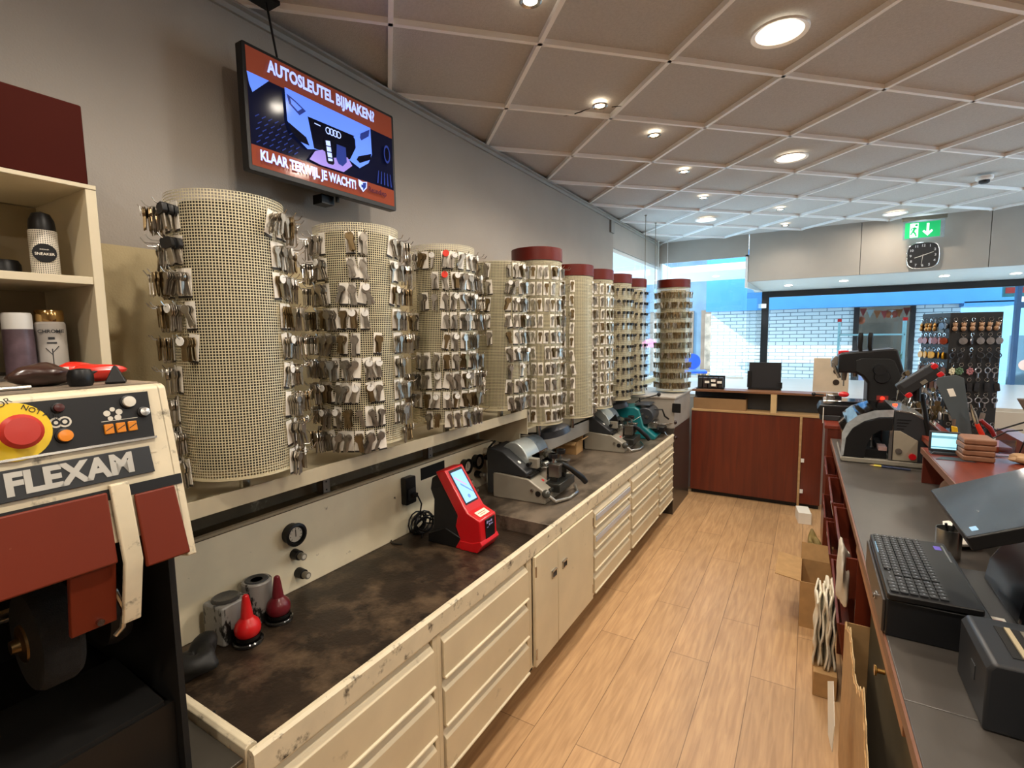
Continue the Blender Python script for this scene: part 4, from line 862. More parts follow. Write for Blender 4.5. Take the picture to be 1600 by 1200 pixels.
# desk lamp head reaching over the bench
t = thing('work_lamp', 'dark swan-neck lamp bent low over the nearest silver machine', 'lamp', (-1.735, 2.60, 1.027))
MB().tube([(.0, -.03, -.09), (.03, -.05, -.03), (.06, .0, .02), (.13, .10, .035), (.24, .25, .03)], .007, 10).build('neck', M_BLACK, t)
MB().lathe([(.03, .035), (.055, .02), (.065, -.02), (.058, -.02), (.05, .01), (.001, .025)][::-1], 24, M=TR(.30, .33, .035) @ RO('X', 12) @ RO('Z', 60) @ Matrix.Diagonal((1.9, 1, 1, 1))).build('shade', pm('dark_lamp_shade', '#3b3d42', .35, .4), t)
MB().cyl((-.012, -.03, -.1), (.02, -.03, -.1), .016, n=12).build('clamp', M_BLACK, t)
t = thing('work_lamp', 'dark lamp shade bent low beside the teal machine', 'lamp', (-1.70, 4.10, 1.016))
MB().tube([(0, 0, 0), (.05, .03, .05), (.14, .08, .06)], .007, 10).build('neck', M_BLACK, t)
MB().lathe([(.03, .035), (.055, .02), (.065, -.02), (.058, -.02), (.05, .01), (.001, .025)][::-1], 24, M=TR(.24, .14, .05) @ RO('X', 12) @ RO('Z', 40) @ Matrix.Diagonal((1.7, 1, 1, 1))).build('shade', pm('dark_lamp_shade', '#3b3d42'), t)
# ================================================================ staff counter on the right
XC = lambda y: .2-.015*(y-1.1)
ZR = .92
t = thing('staff_counter', 'long grey-topped staff counter with cherry carcass on the right of the aisle', 'counter', (.5, 2.2, 0))
def B(mb, nm, mt, bev=0.): o = mb.build(nm, mt, t, bev); o.location = (-.5, -2.2, 0); return o
for a, b in ((.15, 1.262), (1.264, 3.44), (3.442, 4.22)): B(MB().prism([(XC(a), a), (XC(b), b), (1.02, b), (1.02, a)], 'z', ZR-.030, ZR), 'top_board', M_LAM, .002)
B(MB().prism([(XC(.15)-.006, .15), (XC(4.22)-.006, 4.22), (XC(4.22)-.0003, 4.22), (XC(.15)-.0003, .15)], 'z', ZR-.032, ZR-.001), 'edge_band', pm('brown_edge_band', '#6d4733', .45, var=.08))
for y in (.2, 1.02, 2.28, 3.0, 3.6, 4.19): B(MB().box(XC(y)+.006, .98, y-.009, y+.009, .001, ZR-.031), 'side_panel', M_CHERRY)
B(MB().box(.96, .98, .16, 4.2, .0, ZR-.031), 'back_panel', M_CHERRY); B(MB().box(.24, .95, .2, 4.19, .06, .078).box(.24, .95, .2, 4.19, .46, .478), 'shelf_board', M_CHERRYH)
B(MB().prism([(XC(1.26)-.001, 1.25), (XC(2.27)-.001, 2.27), (XC(2.27)+.012, 2.27), (XC(1.26)+.012, 1.25)], 'z', .845, ZR-.033), 'drop_panel', pm('tan_board_edge', '#9c6a45', .5, var=.06))
# tilting bins under the top
def bin_(y0, y1, z0, z1, label, tag_y=None):
    x = XC((y0+y1)/2)-.004
    t = thing('tilt_bin', label, 'bin', (x, (y0+y1)/2, z0), 0); h = z1-z0; d = (y1-y0)/2-.006
    MB().prism([(0, 0), (-.010, .004), (-.040, h), (-.030, h)], 'y', -d, d).build('front', M_CHERRY, t, .001)
    for s in (-1, 1): MB().prism([(-.002, .004), (-.029, h-.002), (.03, h-.002), (.03, .004)], 'y', s*(d-.012), s*d-s*.0005).build('side', M_CHERRY, t)
    MB().box(0, .03, -d+.012, d-.012, .004, .012).build('floor_board', M_CHERRY, t)
    if tag_y is not None: MB().prism([(-.0262, h*.52), (-.0275, h*.52), (-.0385, h*.88), (-.0365, h*.88)], 'y', tag_y-.03, tag_y+.03).build('paper_label', M_PAPER, t)
for y0, y1, z0, z1, l, ty in ((2.30, 2.98, .63, .80, 'upper tilting cherry bin nearest the cash drawer', None), (3.02, 3.58, .63, .80, 'upper tilting cherry bin with a white label, left of the pencil end of the engraver', -.2),
        (3.62, 4.17, .63, .80, 'farthest upper tilting cherry bin, next to the tall cupboard', .05), (2.30, 2.98, .34, .52, 'lower tilting cherry bin nearest the white paper sack', None), (3.02, 3.58, .34, .52, 'lower tilting cherry bin with a cream label above the flapped carton', .1), (3.62, 4.17, .34, .52, 'farthest lower tilting cherry bin with a big label', .12)):
    bin_(y0, y1, z0, z1, l, ty)
bin_(.60, 1.00, .66, .84, 'open cherry bin at the lower right, just below the counter edge')
# torn carton, olive sheet, sacks and boxes in front of it
def torn_box():
    t = thing('torn_carton', 'tall brown cardboard carton with a torn ragged top in front of the counter', 'box', (.160, 1.62, 0))
    rng = random.Random(4); n = 46; y0, y1 = -.57, .63
    top = []
    for i in range(n+1):
        u = i/n; y = y0+(y1-y0)*u; z = .70-.13*u+.020*math.sin(u*17)+.014*rng.uniform(-1, 1)+(.045 if .40 < u < .47 else 0)-(.03 if .2 < u < .36 else 0); top.append((y, z))
    MB().prism([(y0, 0), (y1, 0)]+top[::-1], 'x', -.0035, .0).build('front_sheet', M_CARD, t, smooth=0)
    MB().prism([(y0, .48), (y1, .48)]+[(a, b+.012+rng.uniform(-.008, .008)) for a, b in top[::-1]], 'x', .0005, .0030).build('torn_liner', pm('pale_torn_liner', '#c9ab7d', .9, var=.15, scale=40), t, smooth=0)
    MB().box(-.003, .080, y1, y1+.004, 0, .56).box(-.003, .080, y0-.004, y0, 0, .62).box(.0035, .080, y0, y1, .0, .004).build('side_sheet', M_CARD, t)
    MB().box(.077, .080, y0, y1, 0.0045, .835).build('back_sheet', pm('shaded_olive_card', '#5a4b2c', .9, var=.1), t)  # carton's inner shade put into a darker card colour
    return t
torn_box()
tag(at(MB().box(-.05, .045, -.16, .16, 0, .118).build('flat_carton', M_CARD, None, .003), (.118, 2.74, 0)), 'low flat brown carton under the white paper sacks', 'box')
t = thing('paper_sack', 'thick wad of crumpled white paper sacks standing against the counter on the floor', 'paper', (.118, 2.74, .12), 0)
rng = random.Random(12)
for i in range(7):
    mb = MB(); ny, nz = 14, 16; x0 = -.048+i*.0135; v = []; hh = .33+rng.uniform(-.03, .02); p1, p2, y0, y1 = rng.uniform(0, 6), rng.uniform(0, 6), -.11+rng.uniform(-.02, .02), .13+rng.uniform(-.02, .02)
    for q in range(nz+1):
        for r in range(ny+1):
            u, w = r/ny, q/nz; ed = .012*math.sin(9*w+p1)
            v.append((x0+.005*math.sin(7*u+p1+3*w)+.004*math.sin(13*w+p2+2*u), y0+(y1-y0)*u+ed*(2*u-1), .002+w*hh+(.012*math.sin(11*u+p2) if q == nz else 0)))
    mb.add(v, [(q*(ny+1)+r, q*(ny+1)+r+1, (q+1)*(ny+1)+r+1, (q+1)*(ny+1)+r) for q in range(nz) for r in range(ny)])
    o = mb.build('sack', pm('ivory_paper', '#ddd4bf', .85, var=.08, scale=30), t, smooth=180); md = o.modifiers.new('thickness', 'SOLIDIFY'); md.thickness = .0075
o = tag(at(crumple(.022, .10, .12, 31, .4, 30).build('plastic_bag', pm('milky_bag', '#c9c0b0', .5, var=.1), smooth=60), (.150, 2.36, .60)), 'milky crumpled plastic bag tucked behind the torn carton', 'bag')
open_box('cardboard_box', 'open brown carton on the floor with a flap sticking out into the aisle', 'box', (.085, 3.35, 0), 0, .17, .34, .27, [('l', .13, 8), ('b', .10, 70)])
tag(at(MB().box(-.05, .05, -.10, .10, 0, .10).build('white_box', M_PAPER, None, .002), (-.0, 5.05, 0), 8), 'small white box on the floor at the foot of the cherry cupboard', 'box')
tag(at(crumple(.05, .14, .16, 40, .35, 26).build('paper_bag', pm('olive_brown_paper', '#7d6a38', .7, var=.2, scale=20), smooth=40), (.07, 3.85, 0)), 'olive brown crumpled paper bag standing behind the flapped carton', 'bag')
o = tag(at(MB().prism([(0, 0), (.10, -.02), (.17, .12), (.05, .20), (-.02, .10)], 'x', -.001, .001).build('white_leaflet', M_PAPER), (.105, 1.72, .40), 4), 'white leaflet caught at the edge of the torn carton', 'paper')

# ---------------------------------------------------------------- cash drawer, keyboard, printer, till
t = thing('cash_drawer', 'black metal cash drawer under the keyboard with a lock on its front', 'cash drawer', (.345, 1.735, ZR))
MB().box(-.155, .048, -.215, .215, .0, .098).build('body', pm('black_sheet_metal', '#16171a', .38, .2, var=.1), t, .004)
MB().box(-.162, -.155, -.21, .21, .006, .092).build('front', pm('dark_brown_grey_front', '#3a332e', .4, .2), t, .002)
MB().cyl((-.162, -.10, .05), (-.168, -.10, .05), .011, n=18).cyl((-.168, -.10, .05), (-.172, -.10, .05), .006, n=12).build('lock', M_CHROME, t)
tag(at(MB().lathe([(.006, 0), (.006, .016), (.013, .018), (.013, .022), (.001, .023)], 16, M=RO('Y', -90)).build('brass_knob', pm('brass', '#b08d4f', .25, 1.)), (XC(1.45)-.007, 1.45, ZR-.06)), 'small round brass knob on the counter front below the cash drawer', 'knob')
def keyboard():
    t = thing('keyboard', 'black compact keyboard with white key legends on the cash drawer', 'keyboard', (.283, 1.728, ZR+.0985), 0)
    M = RO('Y', -1.5)
    MB().prism(rrect(.185, .435, .008, 3), 'z', .004, .020, 0, M).build('case', M_BLACK, t, .003)
    for sx in (-.08, .08): 
        for sy in (-.19, .19): MB().cyl((sx, sy, 0), (sx, sy, .006), .008, n=10).build('foot', M_DKGR, t)
    # rows run along y; columns along x from the aisle; main block far, number pad near
    leg = pm('key_legend', '#8f969e', .5)
    km = pm('key_cap', '#1c1e22', .45, var=.1)
    cap = MB().prism(rrect(.0165, .0165, .002, 2), 'z', 0, .0045).mesh('key_cap', km, 30)
    wide = MB().prism(rrect(.0165, .0355, .002, 2), 'z', 0, .0045).mesh('key_cap', km, 30)
    ch = 'QWERTYUIOPASDFGHJKLZXCVBNM1234567890'; n = 0
    for r in range(6):
        for c in range(21):
            if r == 0 and c in (14, 15, 16): continue
            x = -.076+(r)*.0195; y = .200-c*.0195-(.006 if c > 15 else 0)
            k = bpy.data.objects.new('key_cap', cap); COL.objects.link(k); k.parent = t; k.location = M @ Vector((x, y, .0200))
            n += 1
            if n > 98: break
        if n > 98: break
    lg = MB()
    for r in range(6):
        for c in range(21):
            x = -.076+r*.0195; y = .200-c*.0195-(.006 if c > 15 else 0)
            lg.box(x-.001, x+.003, y+.001, y+.005, .0246, .0248, 0, M)
            if r*21+c > 100: lg.prism(rrect(.0165, .0165, .002, 2, x, y), 'z', .020, .0244, 1, M)
    lg.build('key_row', [leg, km], t)
    MB().box(-.0865, -.080, .06, .15, .0201, .0208, 0, M).build('blue_sticker', pm('pale_blue_sticker', '#7fb0d8', .5), t)
    MB().box(.060, .076, .15, .18, .0201, .0206, 0, M).build('badge', pm('violet_badge', '#5a48b8', .5), t); MB().box(.080, .084, .06, .19, .0201, .0212, 0, M).build('bright_strip', M_STEEL, t)
keyboard()
t = thing('receipt_printer', 'black receipt printer with an open paper slot on the counter', 'printer', (.42, 1.335, ZR), 0)
MB().prism([(-.105, 0), (.12, 0), (.12, .145), (-.095, .14), (-.105, .125)], 'y', -.10, .10).build('body', pm('charcoal_plastic', '#202226', .42, var=.06), t, .006, seg=3)
MB().box(-.060, .005, -.062, .062, .141, .1425).build('paper_slot', pm('black_opening', '#050505'), t); MB().box(-.045, -.036, -.058, .058, .1425, .146).build('cutter_bar', pm('beige_plastic', '#a09377', .5), t); MB().box(-.02, -.002, -.058, .058, .1425, .144).build('paper_roll', M_GREY, t)
MB().box(.02, .08, -.1008, -.1, .095, .115).build('sticker', M_PAPER, t); MB().box(-.1062, -.105, -.03, .0, .06, .09).build('power_button', M_DKGR, t)
t = thing('card_terminal', 'black card terminal box at the right edge in front of the printer', 'card terminal', (.47, 1.11, ZR), 0)
MB().prism([(-.075, 0), (.10, 0), (.10, .13), (-.045, .115), (-.075, .07)], 'y', -.07, .075).build('body', M_BLACK, t, .012, seg=3); MB().box(-.05, -.02, .03, .06, .1155, .1165, 0, RO('Y', -5)).build('sticker', pm('beige_plastic', '#a09377'), t)
def till():
    t = thing('till_screen', 'black till with a wide glossy screen leaning back almost flat', 'till', (.50, 1.80, ZR))
    MB().prism([(-.10, 0), (.20, 0), (.20, .035), (-.08, .030), (-.10, .02)], 'y', -.21, .21).build('foot', M_BLACK, t, .006)
    MB().prism([(-.03, .03), (.18, .03), (.22, .28), (.06, .26), (-.02, .10)], 'y', -.15, .15).build('neck', pm('glossy_black_body', '#0e0f12', .22, var=.05, coat=.3), t, .012, seg=3)
    a = 25; M = TR(-.164, -.05, .280) @ RO('Y', -a)
    MB().prism(rrect(.32, .42, .006, 3, .16, 0), 'z', -.034, 0, 0, M).build('display', M_BLACK, t, .003)
    s = MB().prism(rrect(.312, .412, .004, 2, .16, 0), 'z', .0003, .001, 0, M).build('screen', pm('dark_glass_screen', '#2e353d', .08, var=.02, coat=.5), t)
    MB().prism(rrect(.014, .028, .002, 2, .026, -.165), 'z', .001, .0014, 0, M).build('blue_sticker', pm('pale_blue_sticker', '#7fb0d8'), s)
    MB().prism([(.055, -.07), (.062, -.058), (.057, -.045), (.060, -.060)], 'z', .001, .0014, 0, M).build('logo', M_STEEL, s)
    lb = MB().box(-.083, -.045, -.155, -.11, .0322, .0328).build('label', M_PAPER, t); MB().box(-.076, -.055, -.150, -.135, .0328, .0331).box(-.076, -.052, -.131, -.126, .0328, .0331).build('print', pm('red_print', '#a3483c'), lb)
till()
t = thing('pen_cup', 'shiny steel cup behind the till screen', 'cup', (.43, 2.17, ZR))
MB().lathe([(.030, 0), (.034, .003), (.036, .10), (.034, .10), (.031, .006), (.001, .006)], 28).build('cup', M_STEEL, t); MB().tube([(0, 0, .01), (.015, .01, .13)], .004, 8).tube([(.01, 0, .01), (-.012, -.01, .12)], .004, 8).build('pen', M_BLACK, t)
tag(at(crumple(.05, .09, .03, 51, .4, 24).build('paper_wad', M_PAPER, smooth=40), (.50, 2.36, ZR)), 'crumpled white paper behind the till screen', 'paper')

# ---------------------------------------------------------------- raised customer counter
t = thing('raised_counter', 'raised red-brown counter shelf on the customer side, behind the till', 'counter', (.8, 2.4, ZR))
def B(mb, nm, mt, bev=0.): o = mb.build(nm, mt, t, bev); o.location = (-.8, -2.4, -ZR); return o
B(MB().box(.505, 1.12, 2.10, 3.20, 1.072, 1.10), 'top', woodmat('worn_red_top', '#5d1f13', '#74301f', .3, 'y', 4, coat=.3), .002)
B(MB().box(.500, .505, 2.10, 3.20, 1.071, 1.0995), 'edge_band', pm('brown_edge_band', '#6d4733'))
B(MB().box(.51, 1.0, 3.18, 3.198, ZR+.001, 1.071), 'end_panel', M_CHERRY); B(MB().box(.98, 1.0, 2.10, 3.18, ZR+.001, 1.071), 'back_panel', M_CHERRY); B(MB().box(1.021, 1.10, .6, 4.2, .0, 1.071), 'front_panel', M_CHERRY); B(MB().box(.55, .98, 2.11, 2.125, ZR+.001, 1.071), 'divider', M_CHERRY)
for i, (x, y, l) in enumerate(((.60, 2.95, 'crumpled brown paper in the slot under the raised counter, nearest its end panel'), (.63, 2.75, 'crumpled brown paper in the slot under the raised counter, second from its end panel'), (.60, 2.56, 'crumpled brown paper in the slot under the raised counter, third from its end panel'))):
    tag(at(crumple(.06, .07, .045, 60+i, .4, 22).build('paper_wad', pm('brown_wrapping', '#6a4a34', .8, var=.2), smooth=40), (x, y, ZR), i*40), l, 'paper')
for i in range(4):
    o = MB().box(-.055, .055, -.075, .075, 0, .025).build('wrapped_package', pm('kraft_wrap', '#7b5239', .6, var=.12, scale=30), None, .006)
    tag(at(o, (.665+.003*(i % 2), 3.02, 1.1002+i*.0256), (2, -2, 3, 0)[i]), ('bottom brown paper package of the stack of four', 'second brown paper package from the bottom of the stack', 'third brown paper package from the bottom of the stack', 'top brown paper package of the stack, bluish light on it')[i], 'package', 'stack of brown packages')
t = thing('small_display', 'small customer display with a lit cyan screen on the raised counter', 'display', (.565, 3.07, 1.1002), 0)
MB().prism([(-.05, 0), (.05, 0), (.04, .012), (-.04, .012)], 'y', -.03, .04).build('foot', M_DKGR, t, .002); MB().box(-.055, .058, -.004, .012, .012, .108).build('casing', M_DKGR, t, .003)
s = MB().box(-.047, .046, -.0052, -.0042, .024, .100).build('screen', emat('cyan_screen', '#a5dfee', 1.05), t); MB().box(-.047, .046, -.0058, -.0053, .076, .088).box(-.047, .046, -.0058, -.0053, .030, .036).build('bars', emat('cyan_screen_band', '#6fa9bd', .7), s)
tag(at(MB().prism([(0, 0), (.14, .0), (.10, .07), (.03, .06)], 'z', 0, .002).build('dark_mat', M_DKGR), (.515, 2.93, 1.1001)), 'dark flat card lying in front of the small lit display', 'card')
# customer screen seen from behind, wire stand, clutter
t = thing('screen_back', 'dark screen seen from behind at the right edge', 'screen', (.98, 3.15, 1.1002), -8)
MB().box(-.09, .16, -.05, .06, 0, .012).build('foot', M_BLACK, t, .003); MB().prism([(-.02, .01), (.08, .01), (.10, .16), (-.06, .16)], 'y', -.01, .03).build('stand', M_BLACK, t, .003); MB().prism([(-.15, .27), (.24, .28), (.24, .19), (-.10, .17)], 'y', -.02, .02).build('panel', pm('dull_brown_panel', '#55473f', .5), t, .004)
t = thing('wire_stand', 'bent wire display stand in front of the bright door, holding a clear hanger', 'stand', (.80, 3.12, 1.1002), 10)
MB().tube([(-.06, 0, .003), (.04, 0, .003), (.09, 0, .20)], .003, 6).tube([(-.06, 0, .003), (-.055, .01, .08), (.0, .01, .12), (.05, .0, .13)], .003, 6).tube([(-.05, 0, .12), (.06, 0, .17)], .004, 6).build('frame', M_BLKM, t); MB().box(-.03, .03, -.002, .002, .02, .08).build('clear_hanger', glassmat('clear_plastic', (.75, .88, .95), .2), t)
rng = random.Random(77)
for i, l in enumerate(('crumpled tan receipt nearest the packages', 'crumpled lilac wrapper on the raised counter', 'folded tan paper at the right edge of the raised counter', 'dark curled paper at the right edge of the raised counter')):
    tag(at(crumple(.05, .04, .018, 80+i, .5, 18).build('paper_scrap', pm('scrap_%d' % i, ('#a5835f', '#8d7f95', '#b08f6a', '#3c3330')[i], .6, var=.2), smooth=30), (.83+.05*i, 3.00+.05*(i % 2)-.12*(i == 3), 1.1002), i*30), l, 'paper')

# ---------------------------------------------------------------- engraving machine
def engraver():
    t = thing('engraving_machine', 'black and silver engraving machine with a clear rounded hood on the counter', 'machine', (.37, 3.78, ZR), 0)
    O = lambda p: [(a-.37, b-ZR) for a, b in p]
    dk = pm('anthracite_housing', '#26282b')
    MB().prism(O([(.185, .922), (.60, .922), (.615, .935), (.615, .95), (.18, .95), (.175, .935)]), 'y', -.28, .20).build('base', pm('warm_grey_machine_paint', '#8e887b'), t, .004)
    arc = [(.18, .95), (.178, 1.09), (.20, 1.15), (.25, 1.20), (.33, 1.235), (.42, 1.245)]
    MB().prism(O([(.42, .95), (.42, 1.245), (.50, 1.232), (.57, 1.195), (.622, 1.14), (.622, .95)]), 'y', -.272, .20).build('right_housing', dk, t, .008, seg=3)
    for i in range(4): MB().box(.435-.37, .50-.37-.01*i, -.2735, -.2715, 1.185-ZR-i*.017, 1.192-ZR-i*.017).build('vent_slot', M_BLACK, t)
    MB().prism(O([(.425, .955), (.425, 1.125), (.455, 1.125), (.535, 1.075), (.537, .955)]), 'y', -.277, -.2715).build('side_panel', pm('champagne_panel', '#a09684', .4, .3), t, .002)
    MB().cyl((.450-.37, -.277, 1.01-ZR), (.450-.37, -.286, 1.01-ZR), .016, n=20).build('dial', M_STEEL, t); MB().cyl((.513-.37, -.277, .985-ZR), (.513-.37, -.292, .985-ZR), .017, n=20).build('red_knob', M_RED, t)
    MB().prism(O([(.43, 1.245), (.50, 1.236), (.575, 1.197), (.63, 1.14), (.62, 1.14), (.565, 1.188), (.50, 1.226), (.43, 1.235)]), 'y', -.275, .20).build('top_trim', M_STEEL, t, .002)
    # dark side cheek with window, inner tooling, clear hood
    MB().prism(O([(.192, .952), (.20, 1.06), (.23, 1.12), (.283, 1.165), (.35, 1.19), (.418, 1.196), (.418, 1.125), (.362, 1.122), (.325, 1.09), (.302, 1.03), (.292, .952)]), 'y', -.279, -.262).build('cheek', M_BLACK, t, .001)
    MB().prism(O([(.19, .95), (.195, 1.06), (.225, 1.12), (.28, 1.165), (.35, 1.19), (.418, 1.195), (.418, .95)]), 'y', .18, .20).build('far_cheek', M_BLACK, t, .001)
    MB().box(.405-.37, .420-.37, -.278, -.262, .955-ZR, 1.16-ZR).build('window_post', M_CHROME, t)
    MB().box(.21-.37, .40-.37, -.25, .17, .95-ZR, 1.0-ZR).box(.36-.37, .40-.37, -.255, -.15, 1.0-ZR, 1.02-ZR, 1).cyl((.33-.37, -.15, 1.0-ZR), (.33-.37, -.15, 1.04-ZR), .035, .02, 20).cyl((.33-.37, -.15, 1.04-ZR), (.33-.37, -.15, 1.10-ZR), .015, n=14, m=2).build('vise', [M_BLKM, pm('dull_pink_plate', '#9a7c78', .4), M_STEEL], t)
    h = MB()
    for (a, b), (c, d) in zip(arc, arc[1:]): h.prism(O([(a, b), (c, d), (c, d-.004), (a+.004, b)]), 'y', -.278, .20)
    h.build('hood', glassmat('clear_hood', (.80, .86, .90), .50, .05), t, smooth=60)
    q = MB(); inn = [(.192, .96), (.20, 1.065), (.23, 1.125), (.283, 1.17), (.35, 1.197), (.418, 1.203)]
    for (a, b), (c, d), (e, f), (g, k) in zip(arc, arc[1:], inn, inn[1:]): q.prism(O([(a, b), (c, d), (g, k), (e, f)]), 'y', -.281, -.277)
    q.build('hood_rim', pm('shiny_clear_rim', '#cdd4d8', .14, .6, var=.2, scale=25), t)
    MB().cyl((.45-.37, -.05, 1.243-ZR), (.45-.37, -.05, 1.252-ZR), .012, n=14).build('indicator', emat('orange_red_lamp', '#ff4a20', 2.2), t)
engraver()
t = thing('pencil', 'blue and yellow pencil lying in front of the engraving machine', 'pencil', (.40, 3.44, ZR+.006), -7)
MB().cyl((-.03, 0, 0), (.10, 0, 0), .006, n=8).build('shaft', pm('navy_pencil', '#1c2a4c', .4), t); MB().cyl((-.065, 0, 0), (-.03, 0, 0), .0058, n=8).build('grip', pm('yellow_pencil', '#d9c64a', .4), t); MB().cyl((-.085, 0, 0), (-.065, 0, 0), .001, .0055, 8).build('tip', M_OAK, t)

# ---------------------------------------------------------------- milling machine on the corner cupboard
struct_c = thing('corner_cupboard', 'cherry cupboard block behind the engraving machine, under the black milling machine', 'cupboard', (.6, 4.8, 0))
MB().box(-.47, .20, -.55, .06, .0, .985).build('body', M_CHERRY, struct_c, .002); MB().box(-.49, .22, -.56, .07, .985, 1.01).build('top', M_CHERRYH, struct_c, .002)
def mill():
    t = thing('milling_machine', 'tall black key milling machine with two upright levers on the corner cupboard', 'machine', (.40, 4.62, 1.0105), 0)
    O = lambda p: [((a-.40)*1.045, (b-1.01)*1.0) for a, b in p]
    dk = pm('near_black_housing', '#0c0c0e', .42, var=.08, spec=.35); pl = pm('dark_side_panel', '#151617', .5, var=.06, spec=.35)
    MB().prism(O([(.375, 1.01), (.62, 1.01), (.62, 1.16), (.585, 1.36), (.535, 1.55), (.51, 1.558), (.21, 1.525), (.195, 1.505), (.195, 1.375), (.30, 1.375), (.345, 1.345), (.372, 1.30)]), 'y', -.12, .16).build('body', dk, t, .012, seg=3)
    MB().prism(O([(.385, 1.02), (.60, 1.02), (.60, 1.16), (.56, 1.36), (.52, 1.47), (.49, 1.485), (.33, 1.485), (.30, 1.47), (.30, 1.39), (.35, 1.36), (.385, 1.31)]), 'y', -.127, -.119).build('side_plate', pl, t, .003)
    MB().cyl((.04, -.127, .395), (.04, -.155, .395), .042, .038, 28).cyl((.055, -.127, .345), (.055, -.150, .345), .05, .045, 28).build('side_knob', M_BLACK, t)
    for x in (-.085, -.025): MB().tube([(x+.01, -.09, .51), (x, -.10, .56), (x, -.10, .63), (x+.003, -.10, .665)], [.010, .016, .019, .014], 12).build('lever', M_BLACK, t)
    MB().box(.03, .10, -.129, -.126, .165, .205).build('switch_plate', pm('dark_red_plate', '#7a2a24', .4), t); MB().cyl((.065, -.129, .185), (.065, -.134, .185), .013, n=16).build('switch_lamp', emat('red_lamp', '#ff2a1a', 3.), t)
    MB().cyl((.14, -.12, .17), (.14, -.14, .17), .028, n=20).build('side_knob', M_BLACK, t)
    MB().box(-.215, -.145, -.02, .05, .495, .53).build('red_grip', M_RED, t, .006)
    MB().prism([(-.255, .40), (-.215, .42), (-.21, .48), (-.235, .49), (-.26, .45)], 'y', -.06, .06).cyl((-.25, -.05, .44), (-.20, -.05, .32), .012, n=10).cyl((-.25, .03, .46), (-.21, .03, .34), .010, n=10).build('head_linkage', M_STEEL, t, .002)
    MB().cyl((-.17, .0, .37), (-.17, .0, .30), .024, .016, 18).cyl((-.17, .0, .30), (-.17, .0, .255), .005, n=8).cyl((-.10, .0, .37), (-.10, .0, .33), .02, .014, 18).build('spindle', M_GREY, t)
    MB().prism([(-.32, .04), (.02, .04), (.02, .12), (-.32, .12), (-.34, .08)], 'y', -.15, .15).build('bed', M_BLACK, t, .008)
    MB().prism(rrect(.34, .30, .03, 4, -.15, 0), 'z', 0.0005, .04).build('base', pm('dark_green_grey', '#25282a', .5), t, .004)
    MB().box(-.30, -.02, -.12, .10, .125, .15).box(-.28, -.18, -.08, .06, .15, .19).cyl((-.24, -.10, .17), (-.24, .10, .17), .014, n=12).build('table', M_CHROME, t, .003)
    MB().ball((-.17, -.10, .20), (.035, .022, .022), 14).build('red_grip', M_RED, t); MB().cyl((-.30, -.10, .19), (-.36, -.12, .195), .006, n=8).ball((-.365, -.12, .195), .016, 12).build('crank', M_BLACK, t)
    MB().cyl((-.05, -.05, .14), (.02, -.05, .13), .03, n=18).box(-.03, .03, -.10, .02, .05, .14).build('dust_tray', M_STEEL, t, .003)
    MB().box(-.30, -.295, -.17, -.16, -.02, .10).build('hanging_note', M_PAPER, t)
mill()
# ================================================================ cherry cupboard below the window display
t = thing('cherry_cupboard', 'cherry cupboard with open top shelf below the window at the end of the aisle', 'cupboard', (-.4, 5.5, 0))
def B(mb, nm, mt, bev=0.): o = mb.build(nm, mt, t, bev); o.location = (.4, -5.5, 0); return o
B(MB().box(-1.045, -.062, 5.40, 5.418, .045, .882), 'door', M_CHERRY, .002); B(MB().box(-.038, .128, 5.40, 5.418, .045, .882), 'door', M_CHERRY, .002)
B(MB().box(-.060, -.040, 5.392, 5.60, .0, .884), 'upright', M_OAK, .001); B(MB().box(-1.046, .128, 5.392, 5.60, .884, .905), 'shelf_board', M_OAK, .001); B(MB().box(-1.046, .24, 5.392, 5.60, 1.088, 1.108), 'top_board', woodmat('brown_top_edge', '#6a4630', '#8a5f40', .4, 'x', 4), .001)
B(MB().box(-.312, -.262, 5.395, 5.55, .9051, 1.0879), 'divider', pm('pale_pine', '#c8ab7c', .5, var=.08)); B(MB().box(-1.046, .128, 5.58, 5.598, .905, 1.088), 'back_panel', pm('dark_grey_board', '#3d3c3c', .6)); B(MB().box(-1.04, .12, 5.44, 5.46, .0, .045), 'plinth', M_BLACK); B(MB().box(-1.046, -.9, 5.419, 5.58, .05, .88).box(-.2, .128, 5.419, 5.58, .05, .88), 'carcass', M_CHERRY)
for z in (.45, .15): B(MB().box(-.038, -.012, 5.388, 5.3999, z, z+.035), 'hinge_plate', M_WHITE)
open_box('storage_tray', 'flat brown tray with dark contents on the open shelf of the cherry cupboard', 'tray', (-.78, 5.485, .9055), 0, .50, .15, .115, [], pm('tan_tray_board', '#8b6a45', .6))
tag(at(MB().box(-.24, .24, -.068, .068, .0, .11).build('dark_folders', M_BLACK, None, .004), (-.78, 5.485, .91)), 'dark folders filling the flat brown tray', 'folder')
